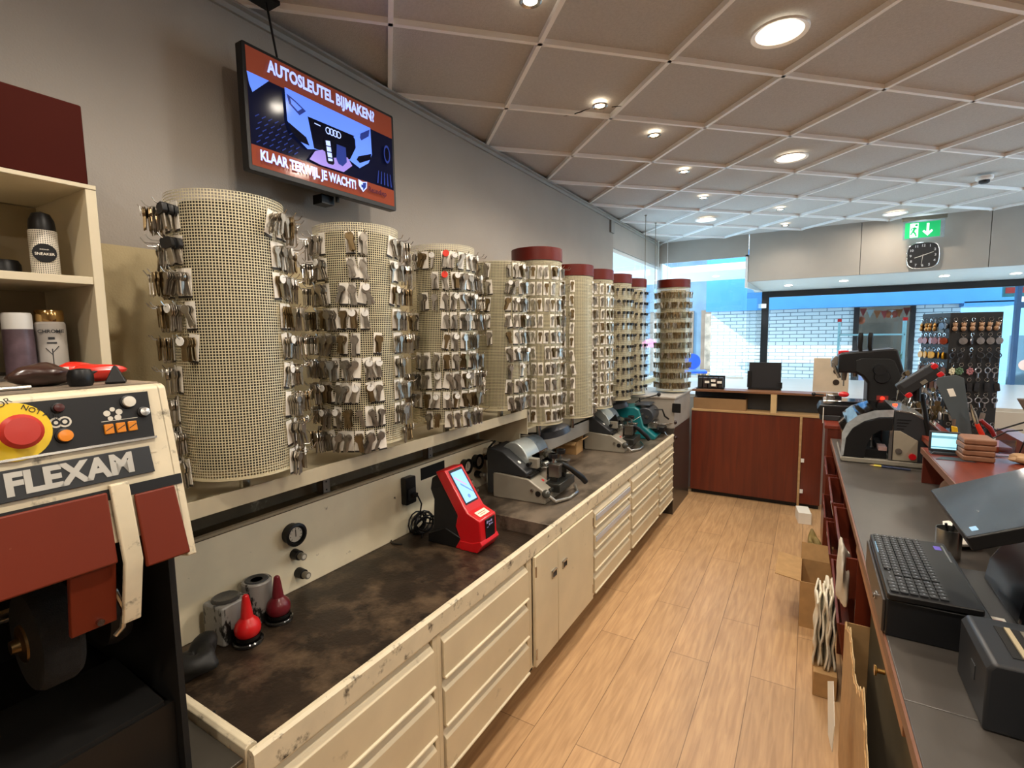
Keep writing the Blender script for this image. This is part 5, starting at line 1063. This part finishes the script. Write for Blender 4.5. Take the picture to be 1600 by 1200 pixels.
# on the ledge
t = thing('display_board', 'black square card standing on the window ledge with its slotted foot', 'board', (-.385, 5.60, 1.1085), 0)
MB().box(-.145, .145, -.006, .006, .0, .275).build('panel', pm('charcoal_card', '#1c1b1e', .75, var=.06), t, .001); MB().box(-.158, -.120, -.02, -.007, .02, .19).box(.120, .158, -.02, -.007, .02, .08).box(-.15, .15, -.03, .03, 0, .018).build('foot', M_BLACK, t)
t = thing('wallet_tray', 'black tray of small dark wallets on the ledge by the lone drum', 'tray', (-.885, 5.53, 1.1085), 4)
MB().box(-.135, .135, -.07, .07, 0, .01).box(-.135, .135, .06, .07, .01, .13).build('tray', M_BLACK, t)
for i in range(5): tag(at(MB().box(-.022, .022, -.055, .05, 0, .105).build('wallet', pm('dark_leather_%d' % (i % 2), ('#1d1918', '#2c1c1a')[i % 2], .6), None, .004), (-.985+i*.05, 5.525+.002*i, 1.1195), 4), ('leftmost', 'second', 'middle', 'fourth', 'rightmost')[i]+' dark leather wallet in the black tray on the ledge', 'wallet', 'wallets in the black tray')
for x, z in ((-.03, .06), (.03, .075), (.035, .03), (.09, .06)): MB().box(x-.022, x+.022, -.073, -.0705, z, z+.025).build('price_tag', M_PAPER, t)
t = thing('cream_panel', 'cream panel with two dark discs leaning at the window, left of the milling machine', 'panel', (.16, 5.63, 1.1085), 0)
MB().box(-.128, .16, -.008, .008, 0, .325).build('panel', pm('cream_panel_board', '#c8b9a2', .5), t, .002)
for z in (.20, .095): MB().cyl((.06, -.0085, z), (.06, -.014, z), .027, n=24).build('disc', pm('tarnished_disc', '#4a4038', .35, .6), t)
# end cupboard wall under the ledge left of the cherry front and window sill
tag(MB().box(-.62, -.56, 7.935, 7.965, 2.02, 2.08).build('wall_sensor', M_WHITE, None, .002), 'small white sensor on the black window post', 'sensor')

# ================================================================ exit sign and clock
def exit_sign():
    t = thing('exit_sign', 'lit green emergency exit sign with running figure and down arrow', 'sign', (.985, 6.93, 2.735), 0)
    green = emat('exit_green', '#0b9a58', .85); wh = emat('exit_white', '#eafff4', 1.25)
    MB().box(-.19, .19, -.012, .020, .115, .155).build('rail', M_GREY, t, .002)
    MB().box(-.175, .175, -.003, .003, -.082, .113).build('light_plate', glassmat('edge_lit_acrylic', (.85, .93, 1), .35, .1), t)
    MB().box(-.158, .138, -.005, -.0032, -.068, .096).build('green_panel', green, t)
    m = MB(); F = TR(0, -.0055, 0) @ FY
    m.poly([(-.115, -.060), (-.045, -.060), (-.045, .085), (-.115, .085)], .0003, F, 0)
    m.poly([(.025, .078), (.045, .078), (.045, -.012), (.066, .010), (.078, -.004), (.035, -.052), (-.008, -.004), (.004, .010), (.025, -.012)], .0003, F, 0)
    G = TR(0, -.0060, 0) @ FY
    m.poly(circ(.013, 14, -.062, .066), .0003, G, 1)
    for a, b, w in (((-.070, .045), (-.088, .000), .013), ((-.088, .002), (-.070, -.020), .010), ((-.070, -.018), (-.060, -.050), .009), ((-.090, .0), (-.108, -.032), .009), ((-.072, .040), (-.055, .020), .007), ((-.074, .042), (-.098, .034), .007), ((-.098, .036), (-.106, .014), .007)):
        d = Vector((b[0]-a[0], b[1]-a[1])).normalized()*.85*w; p = (-d.y, d.x); m.poly([(a[0]+p[0], a[1]+p[1]), (a[0]-p[0], a[1]-p[1]), (b[0]-p[0], b[1]-p[1]), (b[0]+p[0], b[1]+p[1])], .0003, G, 1)
    m.build('pictogram', [wh, green], t, smooth=0)
    l = bpy.data.lights.new('lamp', 'POINT'); l.energy = 1.2; l.color = (.7, .9, 1); l.shadow_soft_size = .05; o = bpy.data.objects.new('lamp', l); COL.objects.link(o); o.parent = t; o.location = (0, .03, .06)
exit_sign()
def squircle(a, b, n=48, p=3.4): return [(a*math.copysign(abs(math.cos(2*PI*i/n))**(2/p), math.cos(2*PI*i/n)), b*math.copysign(abs(math.sin(2*PI*i/n))**(2/p), math.sin(2*PI*i/n))) for i in range(n)]
t = thing('wall_clock', 'black rounded-square wall clock under the exit sign', 'clock', (1.005, 7.045, 2.488))
MB().poly(squircle(.142, .142), .035, FY).build('case', M_CHROME, t, .006, seg=3); MB().poly(squircle(.134, .134), .002, TR(0, -.0352, 0) @ FY).build('face', pm('clock_face', '#131417', .35), t)
m = MB()
for k in range(1, 13):
    a = R(90-30*k); c, s = math.cos(a), math.sin(a); q = .105/max(abs(c), abs(s))**.62 if k % 3 else .105
    m.text(str(k), .036, TR(q*c, -.0376, q*s-.012) @ FY, .0002, 0, .0006, 'CENTER')
m.build('numerals', pm('grey_white_numerals', '#b9bcc0', .5), t, smooth=0)
def hand(a, l, w): 
    return MB().poly([(-w, -.012), (w, -.012), (w*.6, l), (-w*.6, l)], .0008, TR(0, -.0385, 0) @ FY @ RO('Z', -a)).build('hand', pm('pale_clock_hand', '#c9c8c2', .3, .5), t)
hand(70, .095, .003); hand(252, .075, .004); hand(186, .100, .002)

# ================================================================ keychain stand
M_BOARD = pm('black_display_board', '#0f1013', .6)
t = thing('keychain_stand', 'black revolving stand crowded with key rings, right of the milling machine', 'stand', (.99, 5.12, 0), 20)
MB().box(-.17, .17, -.17, .17, .86, 1.815).build('display_column', M_BOARD, t, .003); MB().cyl((0, 0, .02), (0, 0, .88), .025, n=14).lathe([(.24, 0), (.24, .02), (.05, .03), (.001, .03)], 28).build('foot_post', M_BLKM, t)
ringm = MB().tube([(0, .0035, -.014+.0) if 0 else (.0, .013*math.cos(2*PI*i/16), -.013+.013*math.sin(2*PI*i/16)) for i in range(16)], .0016, 5, closed=True).mesh('split_ring', M_CHROME)
def pend(kind):
    m = MB()
    if kind == 'disc': m.cyl((-.003, 0, -.048), (.003, 0, -.048), .021, n=20)
    elif kind == 'flower':
        for k in range(7): m.ball((0, .016*math.cos(R(k*51.4)), -.050+.016*math.sin(R(k*51.4))), (.003, .0075, .0075), 8)
        m.ball((0, 0, -.05), (.004, .008, .008), 8)
    elif kind == 'figure': m.ball((0, 0, -.042), (.010, .012, .012), 10).ball((0, 0, -.064), (.011, .014, .016), 10).ball((0, -.009, -.032), .005, 6).ball((0, .009, -.032), .005, 6)
    elif kind == 'tag': m.prism(rrect(.026, .05, .006, 3, 0, -.055), 'x', -.003, .003)
    elif kind == 'heart': m.prism([(0, -.075), (-.02, -.052), (-.02, -.04), (-.01, -.034), (0, -.04), (.01, -.034), (.02, -.04), (.02, -.052)], 'x', -.003, .003)
    else: m.tube([(0, .016*math.cos(2*PI*i/14), -.045+.016*math.sin(2*PI*i/14)) for i in range(14)], .003, 6, closed=True).cyl((0, 0, -.061), (0, 0, -.09), .004, n=8)
    m.cyl((0, 0, -.024), (0, 0, -.032), .002, n=6)
    return m
PM = {}
def pendant(kind, cname, col, metal):
    k = (kind, cname)
    if k not in PM: PM[k] = pend(kind).mesh('pendant', pm('pendant_'+cname, col, .3, metal, var=.2, scale=40), 40)
    return PM[k]
GOLD, SILV, DARKM, BRN = ('gold', '#b98a4e', .8), ('silver', '#a9a9ae', .95), ('gunmetal', '#43454a', .8), ('brown', '#5c3b2a', 0)
plan_r = [('figure', ('tan', '#9c7a5c', 0)), ('disc', SILV), ('ring', DARKM), ('flower', ('cream', '#d8cfae', 0)), ('tag', DARKM), ('ring', SILV), ('tag', SILV), ('heart', DARKM)]
plan_l = [('figure', GOLD), ('disc', ('orange', '#7a2c12', 0)), ('disc', ('yellow', '#c69420', 0)), ('tag', BRN), ('tag', BRN), ('ring', SILV), ('tag', SILV), ('disc', GOLD)]
rows = ('top', 'second', 'third', 'fourth', 'fifth', 'sixth', 'seventh', 'lowest')
rng = random.Random(55)
Rz = RO('Z', 20)
for face in ('right', 'left'):
    for r in range(8):
        for c in range(6):
            u = (-.142+c*.057) if face == 'right' else (-.14+c*.056)
            z = 1.775-r*.112
            kind, cl = (plan_r if face == 'right' else plan_l)[r]
            if face == 'right' and r == 3 and c in (1, 2): cl = (('green', '#4c6a4c', 0), ('pink', '#a0656a', 0))[c-1]
            if face == 'right' and rng.random() < .06: continue
            if face == 'right' and r == 3 and c > 2: kind, cl = 'ring', SILV
            if face == 'left' and r == 0 and c < 2: kind, cl = 'disc', DARKM
            loc = Rz @ (Vector((u, -.1725-.012, z)) if face == 'right' else Vector((-.1725-.012, u, z)))
            o = bpy.data.objects.new('keychain', None); o.empty_display_size = .02; COL.objects.link(o); o.location = (loc.x+.99, loc.y+5.12, loc.z); o.rotation_euler = (0, 0, R(20+(-90 if face == 'right' else 180)+rng.gauss(0, 12)))
            desc = {'figure': 'little figure', 'disc': 'round disc', 'flower': 'flower', 'tag': 'oblong fob', 'heart': 'heart fob', 'ring': 'looped clip'}[kind]
            lab = '%s %s key ring, %s row, %s face of the black stand' % (cl[0], desc, rows[r], face)
            tag(o, lab, 'key ring', lab.replace('key ring', 'key rings', 1))
            a = bpy.data.objects.new('split_ring', ringm); COL.objects.link(a); a.parent = o
            b = bpy.data.objects.new('pendant', pendant(kind, *cl)); COL.objects.link(b); b.parent = o; b.rotation_euler = (R(rng.gauss(0, 8)), 0, R(rng.gauss(0, 15)))
            b.scale = (1.25, 1.25, 1.25)
mb = MB()
for r in range(8):
    for c in range(6): mb.cyl((-.142+c*.057, -.172, 1.777-r*.112), (-.142+c*.057, -.200, 1.780-r*.112), .0015, n=5)
    for c in range(6): mb.cyl((-.172, -.14+c*.056, 1.777-r*.112), (-.200, -.14+c*.056, 1.780-r*.112), .0015, n=5)
mb.build('hook', M_STEEL, t)
for (x, z, w, h) in ((-.05, 1.69, .12, .045), (.05, 1.50, .10, .07)): MB().box(-.1735, -.1725, x-w/2, x+w/2, z-h/2, z+h/2).build('grey_card', pm('blue_grey_card', '#5d6a72', .6), t)

# tools leaning in front of the stand, on the raised counter end
t = thing('tool_holder', 'dark block holding pliers and a spatula at the end of the raised counter', 'holder', (.70, 3.42, ZR))
MB().box(-.12, .14, -.05, .05, 0, .16).build('block', M_BLACK, t, .004); MB().box(-.15, .17, -.10, .10, .16, .19).build('shelf', M_CHERRYH, t, .002); MB().tube([(-.12, .08, .18), (-.16, .10, .42)], .012, 10).build('arm', M_BLKM, t)
def tablet():
    t = thing('diagnostic_tablet', 'black tablet with red corner bumpers leaning before the key ring stand', 'tablet', (.515, 3.50, 1.30), 0)
    M = TR(0, 0, .12) @ RO('Y', -40)
    MB().prism(rrect(.20, .075, .012, 3), 'y', -.045, .03, 0, M).build('body', pm('matte_black_plastic', '#131315'), t, .004)
    MB().prism(rrect(.16, .03, .004, 2, 0, .018), 'y', -.0475, -.0455, 0, M).build('grey_strip', M_DKGR, t)
    for x, z in ((.095, .02), (-.085, -.038), (.088, -.03)): MB().prism(rrect(.03, .026, .008, 3, x, z), 'y', -.049, .034, 0, M).build('bumper', M_RED, t, .003)
    MB().prism(rrect(.03, .02, .003, 2, .01, -.02), 'y', -.0475, -.0455, 0, M).build('emblem', M_GREY, t); MB().tube([(0, 0, 0), (0, .01, .09)], .02, 10).build('stand_foot', M_BLKM, t)
tablet()
t = thing('spatula_tool', 'long grey tapered tool with a white sticker in the tool holder', 'tool', (.70, 3.42, 1.1105), 0)
MB().prism([(.0, .0), (.045, .0), (-.01, .33), (-.04, .345), (-.115, .33), (-.12, .30)], 'y', -.004, .004).build('blade', pm('slate_tool', '#4d565b', .45, .2), t, .001); MB().prism([(-.075, .27), (-.050, .275), (-.035, .235), (-.060, .23)], 'y', -.0052, -.0043).build('sticker', M_PAPER, t)
t = thing('pliers', 'pliers with bright red handles in the tool holder', 'pliers', (.745, 3.375, 1.1105), 0)
MB().tube([(.03, 0, .0), (.022, 0, .05), (.0, 0, .10)], [.011, .012, .010], 10).build('handle', pm('bright_red_grip', '#cf2f1c', .35), t); MB().tube([(.075, .02, .04), (.055, .015, .08), (.015, .01, .12)], [.010, .011, .009], 10).build('handle', pm('dark_red_grip', '#861f1f', .4), t); MB().tube([(.0, 0, .10), (-.012, .005, .14), (-.03, .005, .20)], [.008, .012, .004], 10).build('jaw', M_CHROME, t)
t = thing('utility_knife', 'small knife with yellow handle beside the red pliers', 'knife', (.655, 3.362, 1.1105), 0)
MB().prism([(0, 0), (.025, .0), (.012, .08), (-.012, .085)], 'y', -.008, .008).build('handle', pm('yellow_grip', '#d2a51c', .4), t, .003); MB().box(-.010, .005, -.002, .002, .08, .12).build('blade', M_STEEL, t)
# key heap in front of the stand
o = MB(); rng = random.Random(66)
for i in range(170):
    me = KEYS[rng.choice([0, 1, 2])]; M = TR(.60+rng.gauss(0, .05), 4.02+rng.gauss(0, .02), 1.10+abs(rng.gauss(0, .12))) @ RO('Z', rng.uniform(0, 360)) @ RO('X', rng.gauss(0, 25)) @ Matrix.Scale(1.3, 4)
    o.add([v.co for v in me.vertices], [tuple(p.vertices) for p in me.polygons], rng.choice([0, 0, 1]), M)
for z in (1.10, 1.20, 1.30): o.lathe([(.04, z), (.075, z), (.075, z+.004), (.04, z+.004)], 20, (.60, 4.02, 0), 2)
o.cyl((.60, 4.02, ZR+.001), (.60, 4.02, 1.40), .012, n=10, m=2)
tag(o.build('hanging_keys', [M_STEEL, M_KEYB, M_CHROME], smooth=0), 'dense cluster of shiny keys on a small rack behind the engraving machine', 'keys', kind='stuff')

# ================================================================ street outside
def brickmat():
    m = bpy.data.materials.new('white_brick'); m.use_nodes = True; nt = m.node_tree; N = nt.nodes; L = nt.links; b = N['Principled BSDF']; b.inputs['Roughness'].default_value = .7
    tc = N.new('ShaderNodeTexCoord'); mp = N.new('ShaderNodeMapping'); mp.inputs['Rotation'].default_value = (R(-90), 0, 0); L.new(tc.outputs['Object'], mp.inputs['Vector'])
    br = N.new('ShaderNodeTexBrick'); br.inputs['Scale'].default_value = 1; br.inputs['Brick Width'].default_value = .225; br.inputs['Row Height'].default_value = .066; br.inputs['Mortar Size'].default_value = .007; br.inputs['Mortar Smooth'].default_value = .1
    br.inputs['Color1'].default_value = lin('#eceeec'); br.inputs['Color2'].default_value = lin('#e2e6e4'); br.inputs['Mortar'].default_value = lin('#7f8c92'); L.new(mp.outputs['Vector'], br.inputs['Vector']); L.new(br.outputs['Color'], b.inputs['Base Color'])
    return m
M_BRICK = brickmat()
M_PAVE = pm('street_paving', '#b9b5ac', .8, var=.08, scale=5)
struct(MB().box(-14, 14, 8.05, 30, -.12, -.02).build('ground', M_PAVE), 'street paving outside')
t = thing('brick_building', 'white brick building across the street with a blue band above', 'building', (0, 10.5, -.02))
MB().box(-1.70, .62, 0, .3, 0, 4.2).box(1.46, 2.02, 0, .3, 0, 4.2).box(.62, 1.46, 0, .3, 2.16, 4.2).box(.62, 1.46, 0, .3, 0, .35).build('brick_wall', M_BRICK, t)
MB().box(-1.75, 2.60, -.30, -.02, 2.10, 3.2).prism([(2.0, -.30), (2.60, -.30), (2.60, .4), (2.0, .4)], 'z', 2.05, 2.12).build('blue_band', pm('blue_fascia', '#3f7fb8', .5, var=.05), t)
MB().box(-1.70, .62, -.01, .0, .0, .42).build('plinth', pm('grey_plinth', '#8b949a', .7), t)
fr = MB().box(.62, .70, -.03, .1, .35, 2.16).box(1.40, 1.46, -.03, .1, .35, 2.16).box(.70, 1.40, -.03, .1, 2.10, 2.16).build('shop_window', M_FRAME, t); MB().box(.70, 1.40, .03, .036, .35, 2.10).build('pane', M_GLASS, fr)
MB().box(.55, 2.0, .9, .95, 0, 2.6).build('inner_wall', pm('dim_shop_interior', '#6d5a4c', .8, var=.3, scale=3), t)
# bunting and plants in that window
for i in range(7):
    o = MB().prism([(-.055, 0), (.055, 0), (0, -.14)], 'y', -.003, .003).build('pennant', pm('pennant_%d' % (i % 3), ('#c03a3a', '#d8d6d0', '#c9662c')[i % 3], .7))
    tag(at(o, (.76+i*.10, 10.62, 2.06-.05*math.sin(i*.5))), 'small %s pennant hanging in the window across the street' % ('red', 'white', 'orange')[i % 3], 'pennant', 'bunting across the street')
for i, (x, c) in enumerate(((.74, '#c8552a'), (1.12, '#cf5a24'), (1.20, '#b8402c'))):
    tag(at(MB().ball((0, 0, 0), (.06, .06, .07), 14).build('paper_lantern', pm('lantern_%d' % i, c, .6)), (x, 10.66, 1.86+.1*(i > 0))), ('lowest orange paper lantern at the left', 'round orange paper lantern in the middle', 'red paper lantern at the right')[i]+' of the window across the street', 'lantern')
t = thing('plant_rack', 'pale metal plant rack standing in front of the brick wall', 'rack', (.95, 10.05, -.02))
for x in (-.55, .32): MB().box(x-.015, x+.015, -.1, -.07, 0, 1.85).box(x-.015, x+.015, .07, .1, 0, 1.85).build('post', pm('pale_teal_metal', '#8fb4b8', .5), t)
for z in (1.05, 1.62): MB().box(-.55, .32, -.1, .1, z, z+.025).build('shelf', pm('pale_teal_metal', '#8fb4b8'), t)
for x in (-.55, .32): MB().box(x-.03, x+.03, -.06, 0, 1.85, 1.90).build('red_cap', M_RED, t)
def plant(x, y, z, pot, leaf, label, n=70, s=.10):
    t = thing('potted_plant', label, 'plant', (x, y, z)); MB().lathe([(.045, 0), (.06, .11), (.055, .11), (.04, .02), (.001, .02)], 18).build('pot', pot, t)
    m = MB(); rng = random.Random(int(x*100)); 
    for i in range(n):
        a = rng.uniform(0, 2*PI); h = rng.uniform(.5, 1.)*s*2; r = rng.uniform(.1, 1)*s; p = Vector((r*math.cos(a), r*math.sin(a), .11+h)); q = Vector((r*.3*math.cos(a), r*.3*math.sin(a), .08)); d = Vector((-math.sin(a), math.cos(a), 0))*.012
        m.add([q, (p+q)/2+d, p, (p+q)/2-d], [(0, 1, 2, 3)])
    m.build('foliage', leaf, t, smooth=0)
lav = pm('lavender_foliage', '#8a6fa8', .8, var=.3); grn = pm('grey_green_foliage', '#5d7a5a', .8, var=.3)
plant(.86, 10.03, 1.0555, pm('lilac_pot', '#7e7ac8', .5), lav, 'lavender in a lilac pot, left on the plant rack'); plant(1.03, 10.03, 1.0555, pm('lilac_pot', '#7e7ac8'), lav, 'lavender in a lilac pot, right on the plant rack'); plant(1.19, 10.03, 1.0555, pm('blue_pot', '#5f8fd0', .5), grn, 'green plant in a blue pot on the plant rack')
t = thing('street_sign_board', 'pale lilac advertising board on the street behind the milling machine', 'sign', (.98, 9.68, -.02)); MB().box(-.30, .30, -.02, .02, .05, 1.02).build('board', pm('lilac_board', '#9a9cc4', .6, var=.04), t, .003); MB().box(-.28, .28, -.14, .14, 0, .05).build('foot', M_GREY, t)
m = MB()
for i in range(9): m.box(-.22+i*.045, -.195+i*.045, -.0225, -.0203, .90, .945)
for i in range(4): m.box(-.02+i*.04, .005+i*.04, -.0225, -.0203, .82, .86)
m.build('faded_print', pm('faded_print', '#b7b4d2', .6), t)
# canopy over the pavement on our side with its lights
struct(MB().box(-3.2, 4.3, 8.20, 9.75, 2.62, 2.72).box(-3.2, -1.95, 5.0, 8.2, 2.62, 2.72).build('trim_5', pm('white_canopy', '#dfe3e4', .5, var=.03)), 'white canopy over the pavement outside')
for i, x in enumerate((-1.4, -.75)): tag(at(MB().lathe([(.001, -.004), (.04, -.006), (.055, 0), (.055, .004), (.001, .004)], 16).build('canopy_light', M_LAMPB), (x, 9.0, 2.618)), ('left', 'right')[i]+' round light under the canopy outside the corner window', 'ceiling light')
# left end of the street: shop, blue chair back, crate, pink parasol
t = thing('corner_shop', 'dim shop front far down the street, left of the white brick wall', 'building', (-3.5, 14.5, -.02))
MB().box(-3, 3, 0, .3, 0, 4).build('wall', pm('grey_blue_front', '#5b6f80', .8, var=.2, scale=2), t); 
for x in (-1.6, .1, 1.5): f = MB().box(x-.6, x+.6, -.03, 0, .6, 2.3).build('shop_window', pm('dim_shop_interior', '#6d5a4c'), t); MB().box(x-.5, x+.5, -.04, -.031, .7, 2.2).build('pane', pm('warm_lit_window', '#8d7a68', .3, var=.5, scale=6), f)
t = thing('blue_chair', 'round-backed blue chair on the street left of the brick wall', 'chair', (-2.06, 10.6, -.02), 15)
MB().cyl((0, 0, 1.12), (0, .04, 1.12), .16, n=28).build('backrest', pm('royal_blue', '#2452b8', .5), t); MB().box(-.16, .26, -.35, .05, .90, .95).build('seat', pm('royal_blue', '#2452b8'), t, .01)
for x in (-.13, .22):
    for y in (-.32, .02): MB().cyl((x, y, 0), (x, y, .9), .014, n=8).build('leg', M_BLKM, t)
t = thing('wooden_crate', 'pale wooden crate tower below the blue chair on the street', 'crate', (-1.90, 10.9, -.02)); 
for i in range(4): MB().box(-.11+i*.06, -.07+i*.06, -.1, .1, .02, .86).build('slat', M_OAK, t)
MB().box(-.12, .13, -.1, .1, .86, .88).build('top', M_OAK, t)
t = thing('pink_parasol', 'small pink parasol on the street behind the last key drums', 'parasol', (-2.9, 10.5, -.02)); MB().cyl((0, 0, 0), (0, 0, 1.55), .015, n=8).build('pole', M_STEEL, t); MB().lathe([(.26, 1.42), (.20, 1.50), (.08, 1.57), (.001, 1.59)], 16).build('canopy', pm('pink_cloth', '#e06aa8', .7), t)
# pale street and doorway at the right
t = thing('far_building', 'bright pale building far along the street at the right edge', 'building', (5.0, 14.0, -.02)); MB().box(-2.8, 4, 0, .3, 0, 4.2).build('wall', pm('pale_render', '#cfd5d8', .7), t)
MB().box(-2.4, -1.2, -.04, 0, 0, 2.2).build('doorway', pm('teal_blue_glass', '#6f9fc0', .2), t)
struct(MB().box(2.02, 2.06, 7.97, 8.06, 0, 2.17).box(2.06, 3.05, 7.98, 8.05, 1.92, 1.99).build('door_1', pm('blue_grey_frame', '#3c5f86', .4)), 'glass shop door frame at the right')
t = thing('pavement_board', 'slim blue-grey notice board seen through the glass at the right edge', 'sign', (2.26, 8.6, -.02), -10); MB().box(-.12, .22, -.02, .02, .02, 1.62).build('board', pm('blue_grey_board', '#55788f', .5), t, .003); MB().cyl((.05, -.021, 1.25), (.05, -.026, 1.25), .07, n=20).build('round_sticker', pm('pale_sticker', '#c9a9a0', .6), t)
for i in range(6): MB().box(-.08, .18, -.025, -.0205, .5+i*.08, .53+i*.08).build('stripe', M_PAPER, t)
t = thing('hanging_shop_sign', 'small red and white shop sign hanging over the street at the right', 'sign', (2.42, 9.6, 2.12)); MB().box(-.14, .14, -.03, .03, 0, .30).build('panel', pm('teal_panel', '#3f7f86', .5), t); MB().box(-.12, .10, -.034, -.0305, .05, .13).build('lettering_bar', pm('sign_red', '#c83a30', .5), t); MB().cyl((0, 0, .3), (0, 0, .8), .01, n=8).build('rod', M_BLKM, t)

# thin cables hanging from the ceiling in the window corner
for i, (x, y, z, l) in enumerate(((-1.49, 5.18, 2.18, 'thin grey hanging wire behind the last drum of the row'), (-1.50, 5.60, 2.18, 'thin grey hanging wire just left of the corner wires'), (-1.76, 6.72, 1.8, 'white hanging wire left of the window corner'), (-1.66, 6.80, 1.8, 'white hanging wire right of the window corner'))):
    tag(at(MB().cyl((0, 0, z-ZC), (0, 0, -.004), .004, n=6).cyl((0, 0, -.012), (0, 0, -.003), .012, n=10).build('hanging_wire', M_WHITE if i > 1 else M_GREY), (x, y, ZC)), l, 'wire')

t = thing('sun_block_building', 'pale building added across the side street to block the sun', 'building', (-6.6, 3.3, -.02)); MB().box(-.5, .5, -3.5, 3.4, 0, 6.2).build('wall', pm('pale_blue_render', '#b9c6cc', .7), t)  # building added to keep low sun out of the side window
for y in (-.2, 1.4, 2.7): f = MB().box(.5, .53, y-.5, y+.5, .5, 2.4).build('shop_window', M_FRAME, t); MB().box(.53, .535, y-.44, y+.44, .56, 2.34).build('pane', pm('sky_blue_glass', '#7fa6bd', .15), f)
